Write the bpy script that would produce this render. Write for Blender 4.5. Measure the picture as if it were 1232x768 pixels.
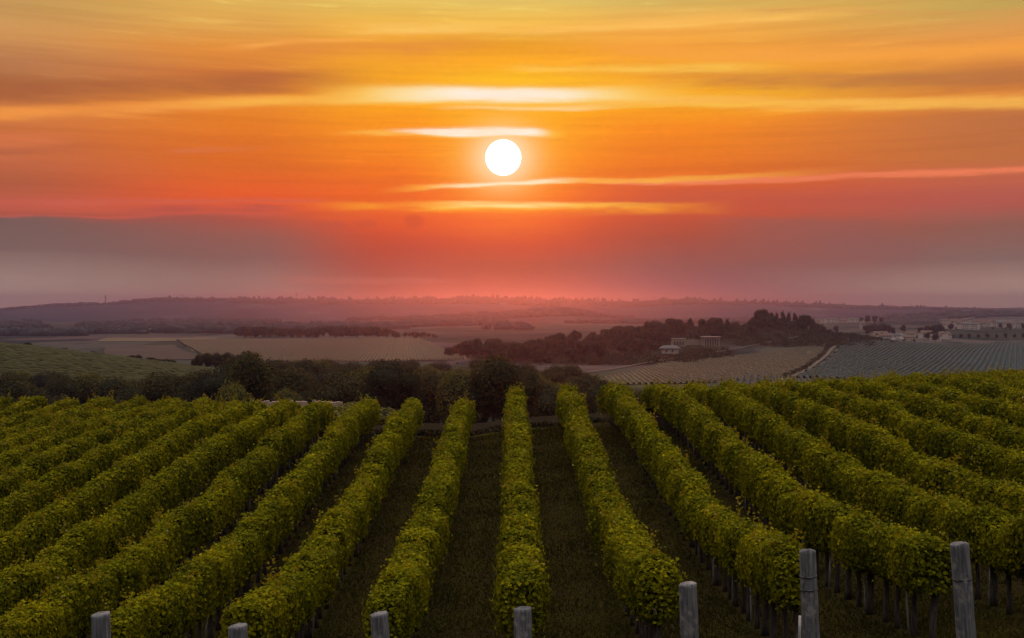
import bpy, math, random
import numpy as np
from mathutils import Vector

random.seed(7)
rng = np.random.default_rng(11)
R = math.radians
scene = bpy.context.scene
for o in list(bpy.data.objects):
    bpy.data.objects.remove(o)
COL = scene.collection

# ------------------------------------------------------------------ camera
FPX = 1320.0                                   # focal length in pixels of the 1232-wide photograph
HOR = 372.0                                    # eye level in it
cam_d = bpy.data.cameras.new('camera')
cam_d.sensor_width = 36.0
cam_d.lens = FPX / 1232.0 * 36.0
cam_d.clip_start = 0.1
cam_d.clip_end = 60000.0
cam = bpy.data.objects.new('camera', cam_d)
COL.objects.link(cam)
cam.location = (0, 0, 0)                       # the eye; the vineyard lies 5 to 9 m below it
cam.rotation_euler = (R(90 - 0.52), 0, 0)
scene.camera = cam

# ------------------------------------------------------------------ exposure
scene.view_settings.view_transform = 'Standard'
scene.view_settings.look = 'None'
scene.view_settings.exposure = 0.0
scene.view_settings.gamma = 1.0
scene.view_settings.use_curve_mapping = False
scene.render.engine = 'CYCLES'
cy = scene.cycles
cy.use_denoising = True
cy.max_bounces = 6
cy.diffuse_bounces = 3
cy.glossy_bounces = 2
cy.transmission_bounces = 4
cy.volume_bounces = 0
cy.transparent_max_bounces = 8
cy.use_adaptive_sampling = False
cy.sample_clamp_indirect = 4.0

# ------------------------------------------------------------------ sun lamp
SUN_EL, SUN_AZ = 7.0, -0.45                    # degrees; azimuth from +Y towards +X
sun_d = bpy.data.lights.new('sunlight', 'SUN')
sun_d.energy = 1.0
sun_d.angle = R(0.9)
sun_d.color = (1.0, 0.11, 0.015)
sun_o = bpy.data.objects.new('sunlight', sun_d)
COL.objects.link(sun_o)
sd = Vector((math.sin(R(SUN_AZ)) * math.cos(R(SUN_EL)), math.cos(R(SUN_AZ)) * math.cos(R(SUN_EL)), math.sin(R(SUN_EL))))
sun_o.rotation_euler = sd.to_track_quat('Z', 'Y').to_euler()
sun_o.location = (0, 0, 60)


# ------------------------------------------------------------------ node helpers
def lin(c):
    return tuple((v / 255 / 12.92) if v / 255 <= 0.04045 else ((v / 255 + 0.055) / 1.055) ** 2.4 for v in c)


class NT:
    def __init__(s, tree):
        s.t = tree
        s.n = tree.nodes
        s.l = tree.links

    def new(s, typ, **kw):
        n = s.n.new(typ)
        for k, v in kw.items():
            setattr(n, k, v)
        return n

    def put(s, sock, v):
        if isinstance(v, bpy.types.NodeSocket):
            s.l.new(v, sock)
        elif isinstance(v, (tuple, list)) and sock.type == 'RGBA' and len(v) == 3:
            sock.default_value = (*v, 1.0)
        else:
            sock.default_value = v

    def m(s, op, a, b=None, c=None):
        n = s.new('ShaderNodeMath', operation=op)
        for i, v in enumerate((a, b, c)):
            if v is not None:
                s.put(n.inputs[i], v)
        return n.outputs[0]

    def smooth(s, v, a, b, lo=0.0, hi=1.0):
        n = s.new('ShaderNodeMapRange', interpolation_type='SMOOTHSTEP')
        s.put(n.inputs['Value'], v)
        for k, x in (('From Min', a), ('From Max', b), ('To Min', lo), ('To Max', hi)):
            s.put(n.inputs[k], x)
        return n.outputs['Result']

    def mix(s, f, a, b, blend='MIX'):
        n = s.new('ShaderNodeMix', data_type='RGBA', blend_type=blend, clamp_factor=True)
        s.put(n.inputs[0], f)
        s.put(n.inputs[6], a)
        s.put(n.inputs[7], b)
        return n.outputs[2]

    def ramp(s, f, stops, interp='LINEAR'):
        n = s.new('ShaderNodeValToRGB')
        r = n.color_ramp
        r.interpolation = interp
        while len(r.elements) > 1:
            r.elements.remove(r.elements[-1])
        r.elements[0].position, r.elements[0].color = stops[0][0], (*stops[0][1], 1)
        for p, c in stops[1:]:
            e = r.elements.new(p)
            e.color = (*c, 1)
        s.put(n.inputs[0], f)
        return n.outputs[0]

    def xyz(s, x, y, z):
        n = s.new('ShaderNodeCombineXYZ')
        for i, v in enumerate((x, y, z)):
            s.put(n.inputs[i], v)
        return n.outputs[0]

    def noise(s, vec, scale, detail=4.0, rough=0.55, dims='3D'):
        n = s.new('ShaderNodeTexNoise', noise_dimensions=dims)
        s.put(n.inputs['Vector'], vec)
        n.inputs['Scale'].default_value = scale
        n.inputs['Detail'].default_value = detail
        n.inputs['Roughness'].default_value = rough
        return n.outputs['Fac']


# ------------------------------------------------------------------ sky (world): dusk sky with banded cloud, by compass bearing and elevation
def A_of(px):
    return 1000 * math.atan((px - 616) / FPX)


def E_of(py, px=616):
    return 1000 * math.atan2(HOR - py, math.hypot(FPX, px - 616))


world = bpy.data.worlds.new('World')
scene.world = world
world.use_nodes = True
W = NT(world.node_tree)
W.n.clear()
w_out = W.new('ShaderNodeOutputWorld')
w_bg = W.new('ShaderNodeBackground')
W.l.new(w_bg.outputs[0], w_out.inputs[0])
tc = W.new('ShaderNodeTexCoord')
sep = W.new('ShaderNodeSeparateXYZ')
W.l.new(tc.outputs['Generated'], sep.inputs[0])
dx, dy, dz = sep.outputs
Aw = W.m('MULTIPLY', W.m('ARCTAN2', dx, dy), 1000.0)
Ew = W.m('MULTIPLY', W.m('ARCSINE', W.m('MINIMUM', W.m('MAXIMUM', dz, -1.0), 1.0)), 1000.0)
# long flat wisps: noise stretched along the horizon
n1 = W.noise(W.xyz(W.m('MULTIPLY', Aw, 0.0045), W.m('MULTIPLY', Ew, 0.05), 0.0), 1.0, 5.0, 0.6)
n2 = W.noise(W.xyz(W.m('MULTIPLY', Aw, 0.018), W.m('MULTIPLY', Ew, 0.14), 3.7), 1.0, 6.0, 0.62)
n3 = W.noise(W.xyz(W.m('MULTIPLY', Aw, 0.010), W.m('MULTIPLY', Ew, 0.02), 9.1), 1.0, 3.0, 0.5)
n4 = W.noise(W.xyz(W.m('MULTIPLY', Aw, 0.006), W.m('MULTIPLY', Ew, 0.17), 5.3), 1.0, 6.0, 0.6)
Es = W.m('ADD', Ew, W.m('MULTIPLY', W.m('SUBTRACT', n1, 0.5), 13.0))
Es = W.m('ADD', Es, W.m('MULTIPLY', W.m('SUBTRACT', n2, 0.5), 5.0))

# base colours of the sky down five bearings: (photo row, colour)
BASE = {
    -20: [(0, (199, 153, 85)), (40, (212, 150, 84)), (72, (188, 122, 74)), (90, (176, 108, 62)), (118, (203, 118, 56)), (135, (213, 122, 59)), (160, (207, 112, 54)), (190, (199, 104, 60)), (220, (182, 93, 56)), (247, (203, 92, 68)), (256, (182, 86, 62)), (262, (115, 93, 86)), (300, (127, 99, 91)), (350, (190, 159, 142)), (372, (199, 158, 149))],
    300: [(0, (226, 181, 87)), (40, (231, 162, 71)), (60, (233, 146, 51)), (90, (210, 117, 48)), (118, (237, 139, 34)), (150, (233, 124, 23)), (200, (225, 105, 20)), (232, (237, 91, 26)), (252, (236, 91, 39)), (264, (181, 80, 59)), (285, (147, 89, 76)), (310, (130, 93, 85)), (350, (152, 128, 116)), (372, (102, 87, 130))],
    470: [(0, (231, 196, 95)), (40, (245, 175, 55)), (60, (243, 159, 39)), (90, (250, 168, 20)), (118, (255, 171, 9)), (150, (255, 152, 3)), (200, (243, 120, 2)), (232, (239, 100, 6)), (255, (236, 93, 13)), (275, (215, 74, 20)), (300, (179, 60, 30)), (350, (127, 61, 51)), (372, (122, 58, 49))],
    610: [(0, (229, 197, 101)), (30, (247, 190, 72)), (55, (237, 159, 30)), (75, (255, 171, 21)), (95, (255, 190, 20)), (140, (255, 171, 2)), (200, (255, 141, 1)), (228, (255, 124, 2)), (250, (255, 98, 3)), (270, (234, 86, 8)), (295, (195, 60, 21)), (322, (144, 58, 34)), (350, (133, 59, 47)), (372, (127, 56, 47))],
    800: [(0, (214, 180, 92)), (30, (251, 181, 78)), (60, (246, 159, 45)), (90, (253, 170, 36)), (118, (255, 178, 21)), (150, (251, 140, 9)), (200, (237, 117, 14)), (228, (226, 92, 25)), (255, (208, 79, 38)), (285, (170, 71, 46)), (320, (130, 76, 71)), (350, (107, 72, 86)), (372, (104, 60, 72))],
    1250: [(0, (197, 163, 83)), (30, (226, 155, 77)), (55, (241, 151, 60)), (85, (201, 121, 58)), (110, (226, 134, 50)), (140, (193, 112, 60)), (190, (196, 110, 56)), (215, (201, 100, 71)), (240, (182, 93, 76)), (270, (147, 93, 78)), (310, (138, 105, 95)), (350, (198, 161, 141)), (372, (199, 158, 145))],
}
E_LO, E_HI = E_of(385), E_of(-10)
f_e = W.m('DIVIDE', W.m('SUBTRACT', Es, E_LO), E_HI - E_LO)
cols = []
for px, st in BASE.items():
    stops = sorted(((E_of(y, px) - E_LO) / (E_HI - E_LO), lin(c)) for y, c in st)
    stops = [(min(max(p, 0), 1), c) for p, c in stops]
    cols.append((A_of(px), W.ramp(f_e, stops)))
base = cols[0][1]
for (a0, _), (a1, c1) in zip(cols, cols[1:]):
    base = W.mix(W.smooth(Aw, a0, a1), base, c1)


def streak(dst, x0, y0, x1, y1, up, dn, col, op, fade=(60, 60), tex=0.5, thick_tex=0.5, gain=1.0):
    """a long cloud streak between two photo points' bearings/elevations; soft above (up) and below (dn), in photo pixels"""
    a0, a1 = A_of(x0), A_of(x1)
    e0, e1 = E_of(y0, x0), E_of(y1, x1)
    k = 1000 / FPX
    ec = W.m('ADD', W.m('MULTIPLY', Aw, (e1 - e0) / (a1 - a0)), e0 - (e1 - e0) / (a1 - a0) * a0)
    d = W.m('SUBTRACT', Es, ec)
    th = W.m('ADD', 1 - thick_tex, W.m('MULTIPLY', n3, 2 * thick_tex))
    tu = W.m('MULTIPLY', th, up * k)
    td = W.m('MULTIPLY', th, dn * k)
    pos = W.m('DIVIDE', W.m('MAXIMUM', d, 0.0), tu)
    neg = W.m('DIVIDE', W.m('MAXIMUM', W.m('MULTIPLY', d, -1.0), 0.0), td)
    q = W.m('ADD', W.m('MULTIPLY', pos, pos), W.m('MULTIPLY', neg, neg))
    g = W.m('EXPONENT', W.m('MULTIPLY', W.m('POWER', q, 1.5), -1.0))
    fl, fr = fade[0] * k, fade[1] * k
    if fl:
        g = W.m('MULTIPLY', g, W.smooth(Aw, a0 - fl * 0.2, a0 + fl))
    if fr:
        g = W.m('MULTIPLY', g, W.smooth(Aw, a1 - fr, a1 + fr * 0.2, 1.0, 0.0))
    t = W.smooth(n2, 0.32, 0.62, 1 - tex, 1.0)
    f = W.m('MULTIPLY', W.m('MULTIPLY', g, t), op)
    return W.mix(f, dst, tuple(v * gain for v in lin(col)))


def puff(dst, x, y, sx, sy, col, op):
    k = 1000 / FPX
    a = W.m('DIVIDE', W.m('SUBTRACT', Aw, A_of(x)), sx * k)
    e = W.m('DIVIDE', W.m('SUBTRACT', Ew, E_of(y, x)), sy * k)
    wob = W.m('MULTIPLY', W.m('SUBTRACT', n2, 0.5), 1.6)
    q = W.m('ADD', W.m('ADD', W.m('MULTIPLY', a, a), W.m('MULTIPLY', e, e)), wob)
    return W.mix(W.m('MULTIPLY', W.smooth(q, 0.4, 1.4, 1.0, 0.0), op), dst, lin(col))


sky = base
# fine layering: thin darker and lighter sheets through the upper sky
sheet = W.m('MULTIPLY', W.smooth(n4, 0.42, 0.62), W.smooth(Ew, 70.0, 120.0))
sky = W.mix(W.m('MULTIPLY', sheet, 0.14), sky, W.mix(1.0, sky, (1.15, 1.22, 1.3), 'MULTIPLY'))
sheet2 = W.m('MULTIPLY', W.smooth(n4, 0.52, 0.36), W.smooth(Ew, 60.0, 110.0))
sky = W.mix(W.m('MULTIPLY', sheet2, 0.18), sky, W.mix(1.0, sky, (0.80, 0.66, 0.60), 'MULTIPLY'))
# broken wisps
n5 = W.noise(W.xyz(W.m('MULTIPLY', Aw, 0.011), W.m('MULTIPLY', Es, 0.11), 21.0), 1.0, 9.0, 0.64)
wisp = W.m('MULTIPLY', W.m('MULTIPLY', W.smooth(n5, 0.53, 0.68), W.smooth(n1, 0.40, 0.60)), W.smooth(Ew, 92.0, 130.0))
sky = W.mix(W.m('MULTIPLY', wisp, 0.55), sky, W.mix(1.0, sky, (1.18, 1.38, 1.6), 'MULTIPLY'))
# dark bands first
sky = streak(sky, -200, 106, 470, 92, 12, 15, (166, 92, 52), 0.75, (0, 200), 0.3, 0.25)
sky = streak(sky, 760, 92, 1500, 88, 10, 10, (186, 112, 60), 0.7, (140, 0), 0.4, 0.4)
sky = streak(sky, 130, 250, 380, 251, 3, 5, (160, 76, 74), 0.6, (80, 80), 0.6, 0.6)
sky = streak(sky, -100, 182, 120, 178, 7, 6, (178, 92, 60), 0.6, (0, 80), 0.5, 0.4)
sky = streak(sky, 690, 232, 1500, 236, 12, 14, (188, 82, 66), 0.5, (160, 0), 0.4, 0.4)
sky = streak(sky, 180, 62, 600, 52, 7, 8, (226, 138, 55), 0.6, (100, 90), 0.4, 0.4)
# bright streaks
sky = streak(sky, 380, 34, 640, 32, 6, 7, (255, 200, 100), 0.8, (110, 110), 0.45, 0.5)
sky = streak(sky, 590, 36, 1050, 14, 5, 5, (255, 194, 92), 0.85, (90, 90), 0.6, 0.6)
sky = streak(sky, 250, 58, 470, 45, 2, 3, (252, 170, 76), 0.75, (60, 60), 0.6, 0.6)
sky = streak(sky, 700, 60, 1500, 48, 10, 9, (252, 166, 66), 0.7, (110, 0), 0.4, 0.4)
sky = streak(sky, 600, 82, 960, 80, 5, 6, (255, 200, 78), 0.85, (60, 120), 0.6, 0.6)
sky = streak(sky, 880, 12, 1350, 12, 3, 3, (220, 150, 80), 0.5, (60, 0), 0.6, 0.6)
sky = streak(sky, -200, 142, 360, 118, 6, 7, (248, 154, 64), 0.9, (0, 90), 0.3, 0.3)
sky = streak(sky, 170, 127, 520, 112, 6, 6, (255, 184, 70), 0.95, (160, 60), 0.3, 0.25)
sky = streak(sky, 560, 111, 1500, 113, 7, 7, (255, 188, 78), 0.9, (40, 0), 0.3, 0.3)
sky = streak(sky, 600, 128, 1010, 123, 3, 3, (255, 194, 64), 0.8, (60, 120), 0.6, 0.5)
sky = streak(sky, 380, 113, 830, 112, 10, 9, (255, 212, 104), 0.95, (120, 130), 0.2, 0.2)
sky = streak(sky, 440, 114, 760, 114, 8.5, 6, (255, 236, 190), 0.95, (90, 110), 0.2, 0.25)
sky = streak(sky, 505, 113, 715, 114, 6.5, 5, (255, 246, 232), 1.0, (70, 80), 0.15, 0.25, 1.02)
sky = streak(sky, 520, 131, 750, 129, 3.5, 3, (255, 222, 160), 0.75, (70, 90), 0.5, 0.4)
sky = streak(sky, -100, 170, 105, 168, 7, 8, (226, 122, 70), 0.6, (0, 50), 0.5, 0.4)
sky = streak(sky, 190, 184, 330, 178, 2.5, 3, (222, 116, 64), 0.7, (40, 40), 0.6, 0.5)
# glow round the sun
SUN_A, SUN_E = A_of(605.5), E_of(190)
ga = W.m('SUBTRACT', Aw, SUN_A)
ge = W.m('SUBTRACT', Ew, SUN_E)
r2 = W.m('ADD', W.m('MULTIPLY', W.m('MULTIPLY', ga, ga), 0.8), W.m('MULTIPLY', ge, ge))
sky = W.mix(W.m('MULTIPLY', W.m('EXPONENT', W.m('DIVIDE', r2, -(46.0 ** 2))), 0.55), sky, lin((255, 190, 30)))
sky = W.mix(W.m('MULTIPLY', W.m('EXPONENT', W.m('DIVIDE', r2, -(27.0 ** 2))), 0.9), sky, lin((255, 204, 120)))
sky = W.mix(W.m('MULTIPLY', W.m('EXPONENT', W.m('DIVIDE', r2, -(19.5 ** 2))), 0.95), sky, lin((255, 240, 205)))
sky = streak(sky, 400, 162, 680, 159, 3.2, 3.5, (255, 205, 90), 0.9, (90, 40), 0.5, 0.4)
sky = streak(sky, 465, 160, 662, 159, 4.0, 3.0, (255, 244, 224), 1.0, (60, 24), 0.3, 0.3, 1.02)
# lower streaks
sky = streak(sky, 640, 219, 1500, 190, 3.4, 3.0, (246, 128, 84), 0.95, (120, 0), 0.15, 0.35)
sky = streak(sky, 640, 219, 1010, 206.5, 3.2, 2.8, (255, 178, 62), 0.95, (60, 220), 0.3, 0.35)
sky = streak(sky, 460, 230, 730, 216.5, 3.2, 2.8, (255, 186, 60), 0.95, (70, 60), 0.4, 0.4)
sky = streak(sky, 515, 227.5, 700, 217.5, 3.0, 2.8, (255, 240, 200), 0.95, (60, 50), 0.35, 0.35)
sky = streak(sky, 370, 247, 880, 250, 6, 7, (255, 160, 20), 0.85, (100, 100), 0.6, 0.5)
sky = streak(sky, 470, 246, 800, 247, 4, 4, (255, 200, 70), 0.9, (80, 100), 0.6, 0.5)
sky = streak(sky, 525, 245, 700, 246, 2.6, 2.6, (255, 232, 150), 0.85, (60, 60), 0.55, 0.5)
sky = streak(sky, -200, 244, 420, 240, 3, 3, (212, 98, 76), 0.7, (0, 90), 0.6, 0.5)
sky = streak(sky, -200, 257, 360, 259, 1.6, 1.6, (214, 92, 80), 0.5, (0, 90), 0.5, 0.5)
sky = streak(sky, -200, 262, 330, 263, 3, 22, (132, 90, 82), 0.35, (0, 120), 0.2, 0.3)
# dark bank, low cumulus and small puffs
sky = streak(sky, 830, 268, 1075, 272, 9, 46, (150, 90, 80), 0.6, (110, 26), 0.1, 0.2)
sky = streak(sky, 960, 284, 1112, 292, 8, 30, (144, 90, 82), 0.5, (60, 12), 0.1, 0.2)
sky = puff(sky, 498, 267, 12, 8, (205, 72, 30), 0.6)
sky = puff(sky, 441, 270, 14, 5, (200, 76, 44), 0.5)
sky = puff(sky, 396, 271, 20, 4, (190, 78, 52), 0.45)
sky = puff(sky, 570, 268, 46, 5, (236, 92, 20), 0.45)
sky = streak(sky, 318, 337, 560, 338, 3, 4, (176, 105, 92), 0.5, (40, 60), 0.3, 0.3)
# upper and rear sky: dome with a bright zenith added to light vine tops
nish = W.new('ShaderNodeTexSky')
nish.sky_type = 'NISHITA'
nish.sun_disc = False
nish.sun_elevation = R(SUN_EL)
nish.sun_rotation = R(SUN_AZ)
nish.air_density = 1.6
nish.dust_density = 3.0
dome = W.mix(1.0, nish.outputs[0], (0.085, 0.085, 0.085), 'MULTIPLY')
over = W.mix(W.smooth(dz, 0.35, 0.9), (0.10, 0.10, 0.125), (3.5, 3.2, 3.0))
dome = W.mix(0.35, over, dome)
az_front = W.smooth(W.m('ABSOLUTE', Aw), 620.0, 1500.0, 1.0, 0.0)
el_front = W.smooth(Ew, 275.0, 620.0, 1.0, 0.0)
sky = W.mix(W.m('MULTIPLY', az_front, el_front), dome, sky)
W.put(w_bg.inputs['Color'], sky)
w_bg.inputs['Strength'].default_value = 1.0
world.cycles.sampling_method = 'MANUAL'
world.cycles.sample_map_resolution = 512


# ------------------------------------------------------------------ materials
def mat(name):
    m = bpy.data.materials.new(name)
    m.use_nodes = True
    t = NT(m.node_tree)
    t.n.clear()
    out = t.new('ShaderNodeOutputMaterial')
    return m, t, out


def geo_pos(t):
    return t.new('ShaderNodeNewGeometry').outputs['Position']


def principled(t, out, color, rough=0.9, spec=0.15, bump=None, bump_d=0.02):
    b = t.new('ShaderNodeBsdfPrincipled')
    t.put(b.inputs['Base Color'], color)
    b.inputs['Roughness'].default_value = rough
    b.inputs['Specular IOR Level'].default_value = spec
    if bump is not None:
        bn = t.new('ShaderNodeBump')
        bn.inputs['Strength'].default_value = 0.8
        bn.inputs['Distance'].default_value = bump_d
        t.put(bn.inputs['Height'], bump)
        t.l.new(bn.outputs[0], b.inputs['Normal'])
    t.l.new(b.outputs[0], out.inputs[0])
    return b


def leaf_mat(name, c_dark, c_mid, c_lite, transl=0.42, patch=0.6):
    m, t, out = mat(name)
    g = t.new('ShaderNodeNewGeometry')
    r = g.outputs['Random Per Island']
    nz = t.noise(g.outputs['Position'], patch, 2.0, 0.5)
    f = t.m('ADD', t.m('MULTIPLY', r, 0.65), t.m('MULTIPLY', t.smooth(nz, 0.3, 0.7), 0.35))
    c = t.ramp(f, [(0.0, c_dark), (0.5, c_mid), (0.93, c_lite), (1.0, tuple(min(1, v * 1.5) for v in c_lite))])
    d = t.new('ShaderNodeBsdfDiffuse')
    t.put(d.inputs[0], c)
    tr = t.new('ShaderNodeBsdfTranslucent')
    t.put(tr.inputs[0], t.mix(1.0, c, (1.25, 1.15, 0.5), 'MULTIPLY'))
    mx = t.new('ShaderNodeMixShader')
    mx.inputs[0].default_value = transl
    t.l.new(d.outputs[0], mx.inputs[1])
    t.l.new(tr.outputs[0], mx.inputs[2])
    gl = t.new('ShaderNodeBsdfGlossy')
    gl.inputs['Roughness'].default_value = 0.5
    t.put(gl.inputs[0], (0.5, 0.5, 0.5))
    fr = t.new('ShaderNodeFresnel')
    fr.inputs[0].default_value = 1.3
    mg = t.new('ShaderNodeMixShader')
    t.put(mg.inputs[0], t.m('MULTIPLY', fr.outputs[0], 0.05))
    t.l.new(mx.outputs[0], mg.inputs[1])
    t.l.new(gl.outputs[0], mg.inputs[2])
    t.l.new(mg.outputs[0], out.inputs[0])
    return m


M = {}
M['vine'] = leaf_mat('vine_leaf', (0.026, 0.034, 0.003), (0.116, 0.116, 0.003), (0.225, 0.194, 0.004), 0.33)
M['shoot'] = leaf_mat('vine_shoot_leaf', (0.11, 0.10, 0.006), (0.15, 0.13, 0.008), (0.20, 0.16, 0.010), 0.5)
M['tree'] = leaf_mat('tree_leaf', (0.020, 0.017, 0.009), (0.036, 0.030, 0.014), (0.060, 0.049, 0.019), 0.25, 0.15)
M['tree_dark'] = leaf_mat('dark_tree_leaf', (0.013, 0.012, 0.009), (0.023, 0.021, 0.014), (0.038, 0.034, 0.018), 0.2, 0.1)
M['conifer'] = leaf_mat('conifer_needle', (0.011, 0.013, 0.011), (0.019, 0.022, 0.016), (0.03, 0.034, 0.02), 0.15, 0.1)
M['pale_leaf'] = leaf_mat('pale_leaf', (0.06, 0.055, 0.015), (0.095, 0.085, 0.022), (0.125, 0.11, 0.03), 0.3)
M['hedge'] = leaf_mat('hedge_leaf', (0.012, 0.010, 0.006), (0.02, 0.016, 0.008), (0.032, 0.026, 0.01), 0.1)
M['grass'] = leaf_mat('grass_blade', (0.016, 0.015, 0.004), (0.028, 0.026, 0.005), (0.055, 0.05, 0.007), 0.35)

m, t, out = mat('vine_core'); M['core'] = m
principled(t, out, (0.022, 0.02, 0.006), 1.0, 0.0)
m, t, out = mat('vine_bark'); M['bark'] = m
p = geo_pos(t)
mp = t.new('ShaderNodeMapping'); t.l.new(p, mp.inputs[0]); mp.inputs['Scale'].default_value = (30, 30, 4)
nn = t.noise(mp.outputs[0], 1.0, 4.0)
principled(t, out, t.ramp(nn, [(0.3, (0.02, 0.015, 0.012)), (0.55, (0.05, 0.038, 0.032)), (0.75, (0.10, 0.08, 0.07))]), 0.95, 0.1, nn, 0.01)
m, t, out = mat('tree_bark'); M['tree_bark'] = m
principled(t, out, t.ramp(t.noise(geo_pos(t), 4.0), [(0.3, (0.03, 0.024, 0.018)), (0.7, (0.08, 0.065, 0.05))]), 0.95, 0.1)

m, t, out = mat('weathered_post_wood'); M['post'] = m
tco = t.new('ShaderNodeTexCoord').outputs['Object']
mp = t.new('ShaderNodeMapping'); t.l.new(tco, mp.inputs[0]); mp.inputs['Scale'].default_value = (26, 26, 1.6)
n_g = t.noise(mp.outputs[0], 1.0, 6.0, 0.65)
n_s = t.noise(tco, 5.0, 3.0)
grain = t.ramp(n_g, [(0.30, (0.014, 0.013, 0.015)), (0.42, (0.055, 0.053, 0.058)), (0.56, (0.095, 0.092, 0.10)), (0.7, (0.165, 0.16, 0.17))])
grain = t.mix(t.smooth(n_s, 0.5, 0.75), grain, (0.17, 0.16, 0.155))
principled(t, out, grain, 0.85, 0.2, n_g, 0.012)
m, t, out = mat('galvanised_wire'); M['wire'] = m
b = principled(t, out, (0.06, 0.055, 0.055), 0.5, 0.4); b.inputs['Metallic'].default_value = 0.6
m, t, out = mat('pale_stake_wood'); M['stake'] = m
principled(t, out, t.ramp(t.noise(geo_pos(t), 9.0), [(0.3, (0.22, 0.2, 0.18)), (0.7, (0.38, 0.35, 0.32))]), 0.9, 0.1)


def ground_material():
    m, t, out = mat('ground_soil_and_grass')
    p = geo_pos(t)
    s = t.new('ShaderNodeSeparateXYZ'); t.l.new(p, s.inputs[0])
    X, Y, Z = s.outputs
    r = t.m('SQRT', t.m('ADD', t.m('MULTIPLY', X, X), t.m('MULTIPLY', Y, Y)))
    # vineyard floor: mown grass thinning to soil
    nf = t.noise(p, 9.0, 6.0, 0.7)
    nm = t.noise(p, 0.7, 4.0, 0.6)
    near = t.ramp(nf, [(0.25, (0.014, 0.012, 0.004)), (0.5, (0.026, 0.021, 0.006)), (0.72, (0.042, 0.036, 0.008))])
    near = t.mix(t.smooth(nm, 0.42, 0.68), near, (0.024, 0.016, 0.007))
    # far plain: patchwork of plots, scrub and hedges
    mp = t.new('ShaderNodeMapping'); t.l.new(p, mp.inputs[0]); mp.inputs['Rotation'].default_value = (0, 0, 0.35); mp.inputs['Scale'].default_value = (0.0042, 0.0026, 0)
    vor = t.new('ShaderNodeTexVoronoi'); t.l.new(mp.outputs[0], vor.inputs['Vector']); vor.inputs['Scale'].default_value = 1.0
    sv = t.new('ShaderNodeSeparateColor'); t.l.new(vor.outputs['Color'], sv.inputs[0])
    plots = t.ramp(sv.outputs[0], [(0.0, (0.0306, 0.0306, 0.024)), (0.25, (0.051, 0.0449, 0.0384)), (0.45, (0.0408, 0.0408, 0.032)), (0.6, (0.0646, 0.053, 0.0464)), (0.8, (0.0612, 0.0408, 0.04)), (1.0, (0.034, 0.0374, 0.032))], 'CONSTANT')
    mp2 = t.new('ShaderNodeMapping'); t.l.new(p, mp2.inputs[0]); mp2.inputs['Scale'].default_value = (0.011, 0.0055, 0)
    ns = t.noise(mp2.outputs[0], 1.0, 5.0, 0.62)
    plots = t.mix(t.smooth(ns, 0.5, 0.58), plots, (0.016, 0.020, 0.020))
    # hills: wood and scrub with pale clearings and distant houses; haze blue mixed into the colours
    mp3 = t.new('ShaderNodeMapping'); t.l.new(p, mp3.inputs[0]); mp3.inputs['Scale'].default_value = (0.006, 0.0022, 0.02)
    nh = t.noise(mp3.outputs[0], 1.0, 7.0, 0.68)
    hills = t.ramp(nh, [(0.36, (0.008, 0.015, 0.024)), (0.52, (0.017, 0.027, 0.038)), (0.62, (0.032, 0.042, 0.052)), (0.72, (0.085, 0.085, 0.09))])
    mid = t.mix(t.smooth(t.noise(p, 0.05, 4.0), 0.4, 0.65), (0.03, 0.032, 0.016), (0.055, 0.05, 0.022))
    c = t.mix(t.smooth(r, 85.0, 140.0), near, mid)
    c = t.mix(t.smooth(r, 480.0, 640.0), c, plots)

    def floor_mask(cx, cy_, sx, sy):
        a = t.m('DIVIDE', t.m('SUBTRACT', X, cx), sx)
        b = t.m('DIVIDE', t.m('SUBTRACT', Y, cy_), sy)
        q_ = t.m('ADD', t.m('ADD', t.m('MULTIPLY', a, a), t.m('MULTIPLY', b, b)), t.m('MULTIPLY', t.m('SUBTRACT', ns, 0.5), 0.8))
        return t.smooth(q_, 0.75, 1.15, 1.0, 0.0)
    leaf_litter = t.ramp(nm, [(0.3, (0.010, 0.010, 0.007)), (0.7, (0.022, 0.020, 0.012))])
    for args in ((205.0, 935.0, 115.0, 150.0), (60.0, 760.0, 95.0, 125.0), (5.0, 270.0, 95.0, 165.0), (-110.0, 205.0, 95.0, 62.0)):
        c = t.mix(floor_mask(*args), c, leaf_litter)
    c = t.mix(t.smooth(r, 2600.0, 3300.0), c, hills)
    principled(t, out, c, 1.0, 0.0, nf, 0.03)
    return m


M['ground'] = ground_material()


def field_mat(name, a, b, sc):
    m, t, out = mat(name)
    n = t.noise(geo_pos(t), sc, 5.0, 0.65)
    principled(t, out, t.ramp(n, [(0.3, a), (0.7, b)]), 1.0, 0.0)
    return m


def plain(name, col, rough=0.9, vary=0.25, sc=1.5):
    m, t, out = mat(name)
    n = t.noise(geo_pos(t), sc, 4.0, 0.6)
    principled(t, out, t.ramp(n, [(0.3, tuple(v * (1 - vary) for v in col)), (0.7, tuple(v * (1 + vary) for v in col))]), rough, 0.15)
    return m


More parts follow.
